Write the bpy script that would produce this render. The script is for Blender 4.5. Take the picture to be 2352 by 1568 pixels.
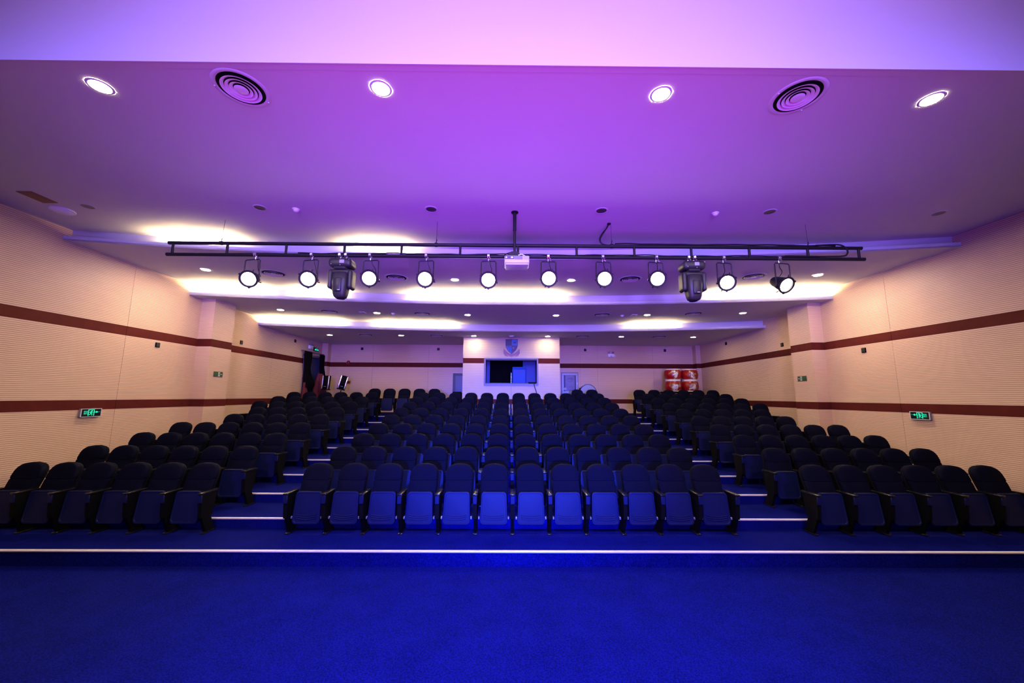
import bpy, bmesh, math, random
from mathutils import Vector, Matrix
random.seed(7)
PI = math.pi
SC = bpy.context.scene
COL = SC.collection
for o in list(bpy.data.objects):
    bpy.data.objects.remove(o)

# ------------------------------------------------------------------ camera, world, large lights, exposure
cam = bpy.data.cameras.new('camera')
cam.sensor_width = 36.0
cam.lens = 873.86 / 2352 * 36.0
cam.clip_start = 0.05
cam.clip_end = 100
camo = bpy.data.objects.new('camera', cam)
COL.objects.link(camo)
PITCH, YAW, ROLL, CAMZ = 0.1423, 0.0068, 0.0049, 2.0216
F = Vector((math.sin(YAW) * math.cos(PITCH), math.cos(YAW) * math.cos(PITCH), math.sin(PITCH)))
R0 = Vector((math.cos(YAW), -math.sin(YAW), 0))
U0 = R0.cross(F)
RR = math.cos(ROLL) * R0 + math.sin(ROLL) * U0
UU = -math.sin(ROLL) * R0 + math.cos(ROLL) * U0
camo.matrix_world = Matrix(((RR.x, UU.x, -F.x, 0), (RR.y, UU.y, -F.y, 0), (RR.z, UU.z, -F.z, CAMZ), (0, 0, 0, 1)))
SC.camera = camo

SC.view_settings.view_transform = 'Standard'
SC.view_settings.look = 'None'
SC.view_settings.gamma = 1.0
SC.view_settings.use_curve_mapping = False
SC.view_settings.exposure = 0.0

w = bpy.data.worlds.new('world')
SC.world = w
w.use_nodes = True
w.node_tree.nodes['Background'].inputs[0].default_value = (0.0, 0.0, 0.0, 1)
w.node_tree.nodes['Background'].inputs[1].default_value = 0.0


def aim(o, target):
    d = Vector(target) - o.location
    o.rotation_euler = d.to_track_quat('-Z', 'Y').to_euler()


def spot(name, loc, target, color, power, angle, blend=1.0, radius=0.15):
    l = bpy.data.lights.new(name, 'SPOT')
    l.energy = power
    l.color = color
    l.spot_size = math.radians(angle)
    l.spot_blend = blend
    l.shadow_soft_size = radius
    o = bpy.data.objects.new(name, l)
    COL.objects.link(o)
    o.location = loc
    aim(o, target)
    return o


# stage lights on the stage behind the camera (wash lamps standing on and hanging over the stage)
spot('stage_floor_blue', (0.1, 0.3, 4.7), (0.1, 4.0, -0.2), (0.002, 0.06, 1.0), 4600, 74, 1.0, 0.25)
spot('stage_front_blue', (0.1, -6.0, 2.1), (0.1, 7.0, 1.22), (0.003, 0.075, 1.0), 37000, 19, 1.0, 0.12).scale = (1.45, 1.0, 1.0)
spot('stage_wash_blue', (0.1, -8.0, 4.15), (0.1, 8.0, 4.32), (0.19, 0.15, 1.0), 19000, 14, 1.0, 1.0).scale = (5.4, 1.0, 1.0)
spot('stage_wash_low', (0.1, -8.0, 1.6), (0.1, 8.0, 3.4), (0.30, 0.15, 1.0), 6000, 60, 1.0, 0.5)
spot('stage_up_blue', (0.1, 1.4, 0.4), (0.1, 8.2, 5.0), (0.21, 0.02, 1.0), 2050, 88, 1.0, 1.3).scale = (2.1, 1.0, 1.0)
spot('stage_up_magenta', (0.1, 0.0, 0.6), (0.1, 3.2, 5.0), (1.0, 0.0, 0.54), 680, 108, 1.0, 0.9)
spot('stage_header_wash', (0.1, -1.6, 5.5), (0.1, 3.1, 6.0), (0.48, 0.36, 0.9), 1050, 134, 1.0, 0.3)

# ------------------------------------------------------------------ materials
def mat(name, color, rough=0.6, metal=0.0, emit=None, estr=0.0, noise=0.0, nscale=20.0, bump=0.0, spec=0.5, coat=0.0):
    m = bpy.data.materials.new(name)
    m.use_nodes = True
    nt = m.node_tree
    b = nt.nodes['Principled BSDF']
    b.inputs['Roughness'].default_value = rough
    b.inputs['Metallic'].default_value = metal
    b.inputs['Specular IOR Level'].default_value = spec
    b.inputs['Coat Weight'].default_value = coat
    b.inputs['Base Color'].default_value = (*color, 1)
    if emit:
        b.inputs['Emission Color'].default_value = (*emit, 1)
        b.inputs['Emission Strength'].default_value = estr
    if noise > 0 or bump > 0:
        tc = nt.nodes.new('ShaderNodeTexCoord')
        n = nt.nodes.new('ShaderNodeTexNoise')
        n.inputs['Scale'].default_value = nscale
        n.inputs['Detail'].default_value = 4
        nt.links.new(tc.outputs['Object'], n.inputs['Vector'])
        if noise > 0:
            mx = nt.nodes.new('ShaderNodeMix')
            mx.data_type = 'RGBA'
            mx.inputs['A'].default_value = (*[c * (1 - noise) for c in color], 1)
            mx.inputs['B'].default_value = (*[min(1, c * (1 + noise)) for c in color], 1)
            nt.links.new(n.outputs['Fac'], mx.inputs['Factor'])
            nt.links.new(mx.outputs['Result'], b.inputs['Base Color'])
        if bump > 0:
            bp = nt.nodes.new('ShaderNodeBump')
            bp.inputs['Strength'].default_value = bump
            bp.inputs['Distance'].default_value = 0.01
            nt.links.new(n.outputs['Fac'], bp.inputs['Height'])
            nt.links.new(bp.outputs['Normal'], b.inputs['Normal'])
    return m


def panel_mat(name, base, dark, pitch=0.032, grain=0.10):
    """grooved acoustic timber: fine horizontal grooves every 32 mm, wood grain between"""
    m = bpy.data.materials.new(name)
    m.use_nodes = True
    nt = m.node_tree
    N = nt.nodes.new
    L = nt.links.new
    b = nt.nodes['Principled BSDF']
    b.inputs['Roughness'].default_value = 0.5
    b.inputs['Specular IOR Level'].default_value = 0.35
    tc = N('ShaderNodeTexCoord')
    sep = N('ShaderNodeSeparateXYZ')
    L(tc.outputs['Object'], sep.inputs[0])
    dv = N('ShaderNodeMath'); dv.operation = 'DIVIDE'; dv.inputs[1].default_value = pitch
    L(sep.outputs['Z'], dv.inputs[0])
    fr = N('ShaderNodeMath'); fr.operation = 'FRACT'
    L(dv.outputs[0], fr.inputs[0])
    ramp = N('ShaderNodeValToRGB')
    e = ramp.color_ramp.elements
    e[0].position = 0.0; e[0].color = (1, 1, 1, 1)
    e[1].position = 0.08; e[1].color = (1, 1, 1, 1)
    for p, c in ((0.14, 0), (0.30, 0), (0.36, 1)):
        k = ramp.color_ramp.elements.new(p)
        k.color = (c, c, c, 1)
    L(fr.outputs[0], ramp.inputs[0])
    mp = N('ShaderNodeMapping')
    mp.inputs['Scale'].default_value = (1.6, 1.6, 45)
    L(tc.outputs['Object'], mp.inputs[0])
    n = N('ShaderNodeTexNoise')
    n.inputs['Scale'].default_value = 2.0
    n.inputs['Detail'].default_value = 5
    L(mp.outputs[0], n.inputs['Vector'])
    g = N('ShaderNodeMix'); g.data_type = 'RGBA'
    g.inputs['A'].default_value = (*[c * (1 - grain * 1.6) for c in base], 1)
    g.inputs['B'].default_value = (*[min(1, c * (1 + grain)) for c in base], 1)
    L(n.outputs['Fac'], g.inputs['Factor'])
    mx = N('ShaderNodeMix'); mx.data_type = 'RGBA'
    mx.inputs['A'].default_value = (*dark, 1)
    L(ramp.outputs[0], mx.inputs['Factor'])
    L(g.outputs['Result'], mx.inputs['B'])
    L(mx.outputs['Result'], b.inputs['Base Color'])
    bp = N('ShaderNodeBump'); bp.inputs['Strength'].default_value = 0.5; bp.inputs['Distance'].default_value = 0.004
    L(ramp.outputs[0], bp.inputs['Height'])
    L(bp.outputs['Normal'], b.inputs['Normal'])
    return m


def carpet_mat(name, c1, c2):
    m = bpy.data.materials.new(name)
    m.use_nodes = True
    nt = m.node_tree
    N = nt.nodes.new
    L = nt.links.new
    b = nt.nodes['Principled BSDF']
    b.inputs['Roughness'].default_value = 0.95
    b.inputs['Specular IOR Level'].default_value = 0.015
    tc = N('ShaderNodeTexCoord')
    n = N('ShaderNodeTexNoise'); n.inputs['Scale'].default_value = 75; n.inputs['Detail'].default_value = 5; n.inputs['Roughness'].default_value = 0.75
    n2 = N('ShaderNodeTexNoise'); n2.inputs['Scale'].default_value = 3.5; n2.inputs['Detail'].default_value = 3
    L(tc.outputs['Object'], n.inputs['Vector']); L(tc.outputs['Object'], n2.inputs['Vector'])
    ad = N('ShaderNodeMath'); ad.operation = 'MULTIPLY_ADD'; ad.inputs[1].default_value = 0.14
    L(n2.outputs['Fac'], ad.inputs[0]); L(n.outputs['Fac'], ad.inputs[2])
    r = N('ShaderNodeValToRGB')
    r.color_ramp.elements[0].position = 0.46; r.color_ramp.elements[0].color = (*c1, 1)
    r.color_ramp.elements[1].position = 0.72; r.color_ramp.elements[1].color = (*c2, 1)
    L(ad.outputs[0], r.inputs[0]); L(r.outputs[0], b.inputs['Base Color'])
    bp = N('ShaderNodeBump'); bp.inputs['Strength'].default_value = 0.6; bp.inputs['Distance'].default_value = 0.008
    L(n.outputs['Fac'], bp.inputs['Height']); L(bp.outputs['Normal'], b.inputs['Normal'])
    return m


M = {}
M['wood'] = panel_mat('pale_grooved_timber', (0.68, 0.47, 0.33), (0.28, 0.145, 0.088))
M['woodb'] = panel_mat('pale_grooved_timber_booth', (0.52, 0.41, 0.31), (0.34, 0.235, 0.165))
M['band'] = mat('dark_timber_band', (0.075, 0.011, 0.010), 0.55, noise=0.25, nscale=6, spec=0.05)
M['gap'] = mat('wall_backing', (0.05, 0.03, 0.02), 0.9)
M['ceil'] = mat('ceiling_paint', (0.55, 0.55, 0.55), 0.7, noise=0.03, nscale=1.5)
M['carpet'] = carpet_mat('blue_carpet', (0.0012, 0.0022, 0.045), (0.0045, 0.007, 0.150))
M['nosing'] = mat('aluminium_nosing', (0.80, 0.76, 0.74), 0.4, 0.35)
M['fabric'] = mat('navy_chair_fabric', (0.0022, 0.0026, 0.0095), 0.85, noise=0.3, nscale=60, bump=0.2, spec=0.035)
M['shell'] = mat('blue_plastic_shell', (0.0035, 0.006, 0.042), 0.5, spec=0.12)
M['black'] = mat('black_plastic', (0.003, 0.003, 0.004), 0.6, spec=0.04)
M['gloss'] = mat('black_lacquer_armrest', (0.006, 0.006, 0.007), 0.25, spec=0.4)
M['steel'] = mat('black_steel', (0.008, 0.007, 0.009), 0.5, spec=0.2)
M['chrome'] = mat('bright_metal', (0.75, 0.75, 0.77), 0.25, 0.9)
M['white'] = mat('white_plastic', (0.75, 0.75, 0.76), 0.4)
M['grey'] = mat('grey_plastic', (0.22, 0.22, 0.25), 0.5)
M['darkgrey'] = mat('dark_grey_plastic', (0.018, 0.017, 0.018), 0.45, spec=0.3)
M['lamp'] = mat('downlight_glow', (1, 1, 1), 0.5, emit=(1.0, 0.80, 0.54), estr=2150)
M['lamp2'] = mat('downlight_glow_second', (1, 1, 1), 0.5, emit=(1.0, 0.80, 0.54), estr=1200)
M['lamp3'] = mat('downlight_glow_third', (1, 1, 1), 0.5, emit=(1.0, 0.78, 0.42), estr=420)
M['lamp4'] = mat('downlight_glow_rear', (1, 1, 1), 0.5, emit=(1.0, 0.84, 0.46), estr=330)
M['lampdim'] = mat('dark_lamp_glass', (0.06, 0.05, 0.06), 0.3)
M['led'] = mat('warm_led_tape', (1, 1, 1), 0.5, emit=(1.0, 0.74, 0.38), estr=560)
M['par'] = mat('stage_lamp_glow', (1, 1, 1), 0.5, emit=(1.0, 0.88, 0.74), estr=30)
M['green'] = mat('green_glow', (0, 0.2, 0.1), 0.5, emit=(0.02, 0.95, 0.52), estr=1.0)
M['greendim'] = mat('green_glow_dim', (0, 0.1, 0.05), 0.5, emit=(0.01, 0.40, 0.26), estr=0.7)
M['signblack'] = mat('sign_black_glass', (0.004, 0.006, 0.006), 0.3)
M['signgreen'] = mat('sign_dark_green', (0.010, 0.055, 0.020), 0.4)
M['signpale'] = mat('sign_pale_green', (0.45, 0.62, 0.44), 0.5)
M['signmid'] = mat('sign_mid_green', (0.06, 0.17, 0.10), 0.5)
M['red'] = mat('red_lacquer', (0.55, 0.012, 0.010), 0.3, noise=0.2, nscale=5)
M['gold'] = mat('gold_paint', (0.55, 0.38, 0.16), 0.35)
M['goldwhite'] = mat('pale_dragon_paint', (0.72, 0.62, 0.55), 0.3)
M['skin'] = mat('drum_skin', (0.74, 0.66, 0.58), 0.6)
M['crimson'] = mat('crimson_cloth', (0.11, 0.005, 0.018), 0.8, noise=0.3, nscale=8)
M['blackcloth'] = mat('black_cloth', (0.004, 0.0035, 0.004), 0.95, spec=0.03)
M['doorleaf'] = mat('dark_blue_door', (0.035, 0.04, 0.13), 0.45)
M['darkred'] = mat('dark_red_paint', (0.20, 0.008, 0.012), 0.45)
M['bluelitcase'] = mat('blue_lit_case', (0.005, 0.045, 0.27), 0.45, spec=0.2)  # cabinet colour carries the blue stage light falling into the booth
M['bluelitwall'] = mat('blue_lit_wall', (0.10, 0.12, 0.28), 0.7)  # blue of the stage wash is put into the booth wall colour
M['alu'] = mat('grey_aluminium', (0.13, 0.11, 0.14), 0.5, 0.2)
M['purplegrey'] = mat('dark_grey_frame', (0.03, 0.025, 0.035), 0.5)
M['paneGrey'] = mat('dull_grey_pane', (0.07, 0.06, 0.075), 0.3)
M['cabpane'] = mat('cabinet_pane', (0.15, 0.12, 0.19), 0.3, noise=0.35, nscale=9)
M['ink'] = mat('dark_ink', (0.05, 0.04, 0.10), 0.6)
M['redink'] = mat('red_ink', (0.35, 0.03, 0.03), 0.6)
M['crestdark'] = mat('crest_dark', (0.022, 0.012, 0.06), 0.5, noise=0.5, nscale=30)
M['crestblue'] = mat('crest_blue', (0.006, 0.085, 0.36), 0.5)
M['crestviolet'] = mat('crest_violet', (0.028, 0.02, 0.10), 0.5, noise=0.3, nscale=30)
M['crestrim'] = mat('crest_rim', (0.028, 0.02, 0.08), 0.5)
M['ribbon'] = mat('crest_ribbon', (0.24, 0.12, 0.18), 0.6)
M['brownpanel'] = mat('brown_hatch_panel', (0.20, 0.085, 0.035), 0.6)
M['greylens'] = mat('lens_glass', (0.02, 0.02, 0.03), 0.08)


# ------------------------------------------------------------------ mesh builder
class MB:
    def __init__(s):
        s.v = []; s.f = []; s.sm = []

    def add(s, vs, fs, smooth=False, mx=None):
        o = len(s.v)
        for p in vs:
            p = Vector(p)
            if mx is not None:
                p = mx @ p
            s.v.append(p[:])
        for f in fs:
            s.f.append([i + o for i in f]); s.sm.append(smooth)
        return s

    def box(s, x0, x1, y0, y1, z0, z1, mx=None):
        vs = [(x0, y0, z0), (x1, y0, z0), (x1, y1, z0), (x0, y1, z0), (x0, y0, z1), (x1, y0, z1), (x1, y1, z1), (x0, y1, z1)]
        return s.add(vs, [(0, 3, 2, 1), (4, 5, 6, 7), (0, 1, 5, 4), (1, 2, 6, 5), (2, 3, 7, 6), (3, 0, 4, 7)], False, mx)

    def rbox(s, x0, x1, y0, y1, z0, z1, r=0.01, seg=2, mx=None, smooth=True):
        bm = bmesh.new()
        bmesh.ops.create_cube(bm, size=1)
        for v in bm.verts:
            v.co = Vector(((x0 + x1) / 2 + v.co.x * (x1 - x0), (y0 + y1) / 2 + v.co.y * (y1 - y0), (z0 + z1) / 2 + v.co.z * (z1 - z0)))
        bmesh.ops.bevel(bm, geom=bm.edges[:], offset=r, segments=seg, affect='EDGES', profile=0.5)
        bm.verts.index_update()
        s.add([v.co for v in bm.verts], [[v.index for v in f.verts] for f in bm.faces], smooth, mx)
        bm.free()
        return s

    def prism(s, poly, axis, a, b, mx=None, smooth=False):
        """extrude a 2D polygon along an axis; the 2D coordinates fill the other two axes in order"""
        def P(p, t):
            if axis == 0: return (t, p[0], p[1])
            if axis == 1: return (p[0], t, p[1])
            return (p[0], p[1], t)
        n = len(poly)
        vs = [P(p, a) for p in poly] + [P(p, b) for p in poly]
        fs = [list(range(n))[::-1], list(range(n, 2 * n))] + [(i, (i + 1) % n, n + (i + 1) % n, n + i) for i in range(n)]
        return s.add(vs, fs, smooth, mx)

    def tube(s, pts, r, n=10, cap=True):
        pts = [Vector(p) for p in pts]
        vs = []; fs = []
        prev = None
        for i, p in enumerate(pts):
            t = (pts[min(i + 1, len(pts) - 1)] - pts[max(i - 1, 0)]).normalized()
            if prev is None:
                a = t.cross(Vector((0, 0, 1)))
                if a.length < 1e-3: a = t.cross(Vector((0, 1, 0)))
            else:
                a = prev - t * prev.dot(t)
            a.normalize(); prev = a
            b = t.cross(a)
            for k in range(n):
                an = 2 * PI * k / n
                vs.append(p + r * (math.cos(an) * a + math.sin(an) * b))
        m = len(pts)
        for i in range(m - 1):
            for k in range(n):
                fs.append((i * n + k, i * n + (k + 1) % n, (i + 1) * n + (k + 1) % n, (i + 1) * n + k))
        if cap:
            fs.append(list(range(n))[::-1]); fs.append(list(range((m - 1) * n, m * n)))
        return s.add(vs, fs, True)

    def lathe(s, prof, n=32, mx=None, smooth=True, cap=True):
        """profile of (radius, height) about local z"""
        vs = []; fs = []
        for r, h in prof:
            for k in range(n):
                a = 2 * PI * k / n
                vs.append((r * math.cos(a), r * math.sin(a), h))
        for i in range(len(prof) - 1):
            for k in range(n):
                fs.append((i * n + k, i * n + (k + 1) % n, (i + 1) * n + (k + 1) % n, (i + 1) * n + k))
        if cap:
            if prof[0][0] > 1e-5: fs.append(list(range(n))[::-1])
            if prof[-1][0] > 1e-5: fs.append(list(range((len(prof) - 1) * n, len(prof) * n)))
        return s.add(vs, fs, smooth, mx)

    def pad(s, outline, layers, shape=lambda x, y, z: (x, y, z)):
        """closed cushion from a convex x-z outline; layers are (scale, y) from back to front, ends are fanned shut"""
        n = len(outline)
        cx = sum(p[0] for p in outline) / n; cz = sum(p[1] for p in outline) / n
        vs = []; fs = []
        for sc, y in layers:
            for x, z in outline:
                vs.append(shape(cx + (x - cx) * sc, y, cz + (z - cz) * sc))
        m = len(layers)
        for i in range(m - 1):
            for k in range(n):
                fs.append((i * n + k, i * n + (k + 1) % n, (i + 1) * n + (k + 1) % n, (i + 1) * n + k))
        fs.append(list(range(n))[::-1]); fs.append(list(range((m - 1) * n, m * n)))
        return s.add(vs, fs, True)

    def mesh(s, name, material):
        me = bpy.data.meshes.new(name)
        me.from_pydata(s.v, [], s.f)
        me.polygons.foreach_set('use_smooth', s.sm)
        mats = material if isinstance(material, (list, tuple)) else [material]
        for m in mats:
            me.materials.append(m)
        bm = bmesh.new(); bm.from_mesh(me)
        bmesh.ops.recalc_face_normals(bm, faces=bm.faces[:])
        bm.to_mesh(me); bm.free()
        if any(s.sm):
            me.set_sharp_from_angle(angle=math.radians(40))
        me.update()
        return me

    def build(s, name, material, parent=None):
        return link(name, s.mesh(name, material), parent)


def link(name, data, parent=None):
    o = bpy.data.objects.new(name, data)
    COL.objects.link(o)
    if parent is not None:
        o.parent = parent
    return o


def tag(o, label=None, cat=None, group=None, kind=None):
    if label: o['label'] = label
    if cat: o['category'] = cat
    if group: o['group'] = group
    if kind: o['kind'] = kind
    return o


def thing(name, label, cat, loc=(0, 0, 0), group=None, rot=(0, 0, 0)):
    o = bpy.data.objects.new(name, None)
    o.empty_display_size = 0.1
    COL.objects.link(o)
    o.location = loc; o.rotation_euler = rot
    return tag(o, label, cat, group)


def struct(o):
    o['kind'] = 'structure'
    return o


def dup(root, loc, label, group=None, rot=None):
    r = root.copy(); COL.objects.link(r)
    r.location = loc
    if rot is not None: r.rotation_euler = rot
    r['label'] = label
    if group: r['group'] = group
    for ch in list(root.children):
        c = ch.copy(); COL.objects.link(c); c.parent = r
        for gch in ch.children:
            d = gch.copy(); COL.objects.link(d); d.parent = c
    return r


def textmesh(body, size, name, material, parent, mx, extrude=0.001):
    cu = bpy.data.curves.new('lettering', 'FONT')
    cu.body = body; cu.size = size; cu.align_x = 'CENTER'; cu.align_y = 'CENTER'; cu.extrude = extrude
    cu.resolution_u = 3
    t = bpy.data.objects.new('lettering_source', cu)
    COL.objects.link(t)
    bpy.context.view_layer.update()
    dg = bpy.context.evaluated_depsgraph_get()
    me = bpy.data.meshes.new_from_object(t.evaluated_get(dg))
    bpy.data.objects.remove(t)
    bpy.data.curves.remove(cu)
    me.transform(mx)
    me.materials.clear(); me.materials.append(material)
    return link(name, me, parent)


def smooth(pts, k=5):
    P = [Vector(p) for p in pts]
    Q = [P[0] * 2 - P[1]] + P + [P[-1] * 2 - P[-2]]
    out = []
    for i in range(1, len(Q) - 2):
        for j in range(k):
            t = j / k
            a, b, c, d = Q[i - 1:i + 3]
            out.append(0.5 * (2 * b + (c - a) * t + (2 * a - 5 * b + 4 * c - d) * t * t + (3 * b - 3 * c + d - a) * t ** 3))
    return out + [P[-1]]


ORD = ['first', 'second', 'third', 'fourth', 'fifth', 'sixth', 'seventh', 'eighth', 'ninth', 'tenth', 'eleventh', 'twelfth']

# ------------------------------------------------------------------ dimensions (metres)
D, RISE, YN, YT = 0.891, 0.146, 6.2013, 6.199        # row pitch, step, first nosing, front row back top
NOSE_Y = 5.3396
PIT = -0.19
Z1, Z2, Z3, Z4 = 5.007, 4.763, 4.482, 4.220          # the four ceiling levels, front to back
B1T, B1B, B2T, B2B = 3.436, 3.2375, 1.908, 1.7215    # dark bands on the walls
AL, SL = -8.179, 0.01905                             # left front wall  x = AL + SL*y
AR, SR = 8.427, -0.02814
XL2, XR2 = -8.006, 8.215                             # walls behind the pilasters
YP, YPE = 9.7025, 10.44                              # pilasters
XPL, XPR = -7.6425, 7.819
YB, YF = 16.519, 14.325                              # back wall, booth front
BX0, BX1 = -1.749, 1.908
BACKZ = 9 * RISE
YS = 3.10                                            # fascia over the stage edge
STAGE_Y = -9.0


def lx(y): return AL + SL * y
def rx(y): return AR + SR * y
def cove_y(i, x):
    yc, sag = ((7.384, 0.80), (10.11, 0.82), (12.95, 0.99))[i]
    return yc - sag * ((x - 0.05) / 8.1) ** 2


# ------------------------------------------------------------------ floor: pit, tiers, nosings
fl = struct(MB().box(-9.2, 9.2, STAGE_Y, NOSE_Y + 0.1, PIT - 0.1, PIT).build('floor', M['carpet']))
for k in range(10):
    y0 = NOSE_Y if k == 0 else YN + (k - 1) * D
    y1 = (YN + k * D if k < 9 else YB) + 0.05
    z = k * RISE
    t = MB().box(-8.6, 8.6, y0, y1, PIT - 0.05 if k == 0 else z - RISE - 0.05, z).build('tier', M['carpet'], fl)
    spans = [(-8.0, 8.15)] if k == 0 else [(-4.62, -3.17), (3.26, 4.76)]
    for a, b in spans:
        nb = MB()
        nb.prism([(y0 - 0.006, z - 0.017), (y0 - 0.006, z + 0.004), (y0 + 0.035, z + 0.004), (y0 + 0.035, z + 0.0005), (y0 - 0.0005, z + 0.0005), (y0 - 0.0005, z - 0.017)], 0, a, b)
        nb.tube([(a, y0 - 0.007, z - 0.004), (b, y0 - 0.007, z - 0.004)], 0.006, 6)
        nb.build('nosing', M['nosing'], t)

# ------------------------------------------------------------------ walls
def wall(name, p0, p1, z0, z1, seams, into, wood='wood', bands=True, thick=0.02, holes=None):
    """backing with proud grooved panels and dark bands. p0->p1 in plan, 'into' is the unit vector into the room.
    seams: distances along the wall where panels meet. holes: list of (s0, s1, z0, z1) left open"""
    p0 = Vector((p0[0], p0[1], 0)); p1 = Vector((p1[0], p1[1], 0))
    Ln = (p1 - p0).length
    t = (p1 - p0).normalized()
    nrm = Vector((into[0], into[1], 0)).normalized()
    mx = Matrix(((t.x, nrm.x, 0, p0.x), (t.y, nrm.y, 0, p0.y), (0, 0, 1, 0), (0, 0, 0, 1)))

    def cut(rects, hole):
        out = []
        for a, b, c, d in rects:
            h0, h1, g0, g1 = hole
            if h1 <= a or h0 >= b or g1 <= c or g0 >= d:
                out.append((a, b, c, d)); continue
            if h0 > a: out.append((a, h0, c, d))
            if h1 < b: out.append((h1, b, c, d))
            m0, m1 = max(a, h0), min(b, h1)
            if g0 > c: out.append((m0, m1, c, g0))
            if g1 < d: out.append((m0, m1, g1, d))
        return out

    def rects(r):
        rs = [r]
        for h in (holes or []):
            rs = cut(rs, h)
        return rs

    bk = MB()
    for a, b, c, d in rects((0, Ln, z0, z1)):
        bk.box(a + (0.025 if a == 0 else 0), b - (0.025 if b == Ln else 0), -0.10, -thick, c, d, mx)
    root = struct(bk.build(name, M['gap']))
    cuts = [0] + [s for s in seams if 0 < s < Ln] + [Ln]
    lv = [z0, B2B, B2T, B1B, B1T, z1] if bands else [z0, z1]
    for i in range(len(cuts) - 1):
        for j in range(len(lv) - 1):
            a = cuts[i] + (0.003 if i else 0); b = cuts[i + 1] - (0.003 if i < len(cuts) - 2 else 0)
            isband = bands and j in (1, 3)
            for q in rects((a, b, lv[j], lv[j + 1])):
                if q[1] - q[0] < 0.01 or q[3] - q[2] < 0.01: continue
                MB().box(q[0], q[1], -thick, -0.001 if isband else 0.0, q[2], q[3], mx).build('band' if isband else 'panel', M['band'] if isband else M[wood], root)
    return root


def wl(y): return (lx(y), y)
def wr(y): return (rx(y), y)


Lf = (Vector(wl(YP)) - Vector(wl(STAGE_Y))).length
wall('wall_left', wl(STAGE_Y), wl(YP + 0.02), PIT, 5.9, [7.93 - STAGE_Y - 2.42 * k for k in range(6, -1, -1)], (1, -SL))
wall('wall_right', wr(STAGE_Y), wr(YP + 0.02), PIT, 5.9, [8.02 - STAGE_Y - 2.42 * k for k in range(6, -1, -1)], (-1, -SR))
# pilasters
wall('wall_left_pilaster', (lx(YP) - 0.05, YP), (XPL, YP), 0.3, Z2, [], (0, -1))
wall('wall_left_pilaster_side', (XPL, YP + 0.0205), (XPL, YPE - 0.0205), 0.3, Z2, [], (1, 0))
wall('wall_left_pilaster_return', (XPL, YPE), (XL2 - 0.05, YPE), 0.3, Z2, [], (0, 1))
wall('wall_right_pilaster', (rx(YP) + 0.05, YP), (XPR, YP), 0.3, Z2, [], (0, -1))
wall('wall_right_pilaster_side', (XPR, YP + 0.0205), (XPR, YPE - 0.0205), 0.3, Z2, [], (-1, 0))
wall('wall_right_pilaster_return', (XPR, YPE), (XR2 + 0.05, YPE), 0.3, Z2, [], (0, 1))
# rear side walls (door opening on the left)
DY0, DY1, DZ1 = 14.86, 16.22, 3.62
wall('wall_left_rear', (XL2, YPE - 0.02), (XL2, YB), 0.4, 4.8, [2.42, 4.35], (1, 0), holes=[(DY0 - YPE + 0.02, DY1 - YPE + 0.02, BACKZ, DZ1)])
wall('wall_right_rear', (XR2, YPE - 0.02), (XR2, YB), 0.4, 4.8, [1.62, 4.05], (-1, 0))
# back wall left and right of the booth, corner piers
wall('wall_back_left', (XL2, YB), (BX0, YB), 1.0, Z4, [2.08, 4.50], (0, -1))
wall('wall_back_right', (BX1, YB), (XR2, YB), 1.0, Z4, [1.18, 1.94, 4.36], (0, -1))
for nm, a, b, s in (('wall_back_pier_left', XL2, -7.76, 1), ('wall_back_pier_right', 8.02, XR2, -1)):
    wall(nm, (a, YB - 0.3), (b, YB - 0.3), 1.0, Z4, [], (0, -1))
    xx = b if s > 0 else a
    wall(nm + '_side', (xx, YB - 0.2795), (xx, YB), 1.0, Z4, [], (s, 0))
# booth
WX0, WX1, WZ0, WZ1 = -0.952, 1.091, 2.400, 3.442
wall('wall_booth', (BX0, YF), (BX1, YF), 0.9, Z4, [1.82], (0, -1), wood='woodb', holes=[(WX0 - BX0, WX1 - BX0, WZ0, WZ1)])
wall('wall_booth_left', (BX0, YF + 0.0205), (BX0, YB), 0.9, Z4, [], (-1, 0))
wall('wall_booth_right', (BX1, YF + 0.0205), (BX1, YB), 0.9, Z4, [], (1, 0))
# the stage end, behind the camera
struct(MB().box(-9.2, 9.2, STAGE_Y - 0.2, STAGE_Y, PIT, 6.6).build('wall_stage', M['gap']))

# ------------------------------------------------------------------ ceiling levels and coves
NX = 36


def xs(n=NX, a=-8.6, b=8.7):
    return [a + (b - a) * i / n for i in range(n + 1)]


def slab(name, yfront, yback, z, mat_, parent=None, th=0.03):
    vs = []; fs = []
    X = xs()
    for x in X:
        for (yy, zz) in ((yfront(x), z), (yback(x), z), (yback(x), z + th), (yfront(x), z + th)):
            vs.append((x, yy, zz))
    for i in range(len(X) - 1):
        for k in range(4):
            a = i * 4 + k; b = i * 4 + (k + 1) % 4
            fs.append((a, b, b + 4, a + 4))
    fs += [(0, 1, 2, 3), tuple(4 * (len(X) - 1) + k for k in (3, 2, 1, 0))]
    m = MB(); m.add(vs, fs)
    return m.build(name, mat_, parent)


def ribbon(name, off, z0, z1, ci, th, parent, material, x0=-8.6, x1=8.7, n=NX):
    """vertical curved strip following cove ci, from y+off to y+off+th"""
    return slab_arc(name, lambda x: cove_y(ci, x) + off, lambda x: cove_y(ci, x) + off + th, z0, z1, parent, material, x0, x1, n)


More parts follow.
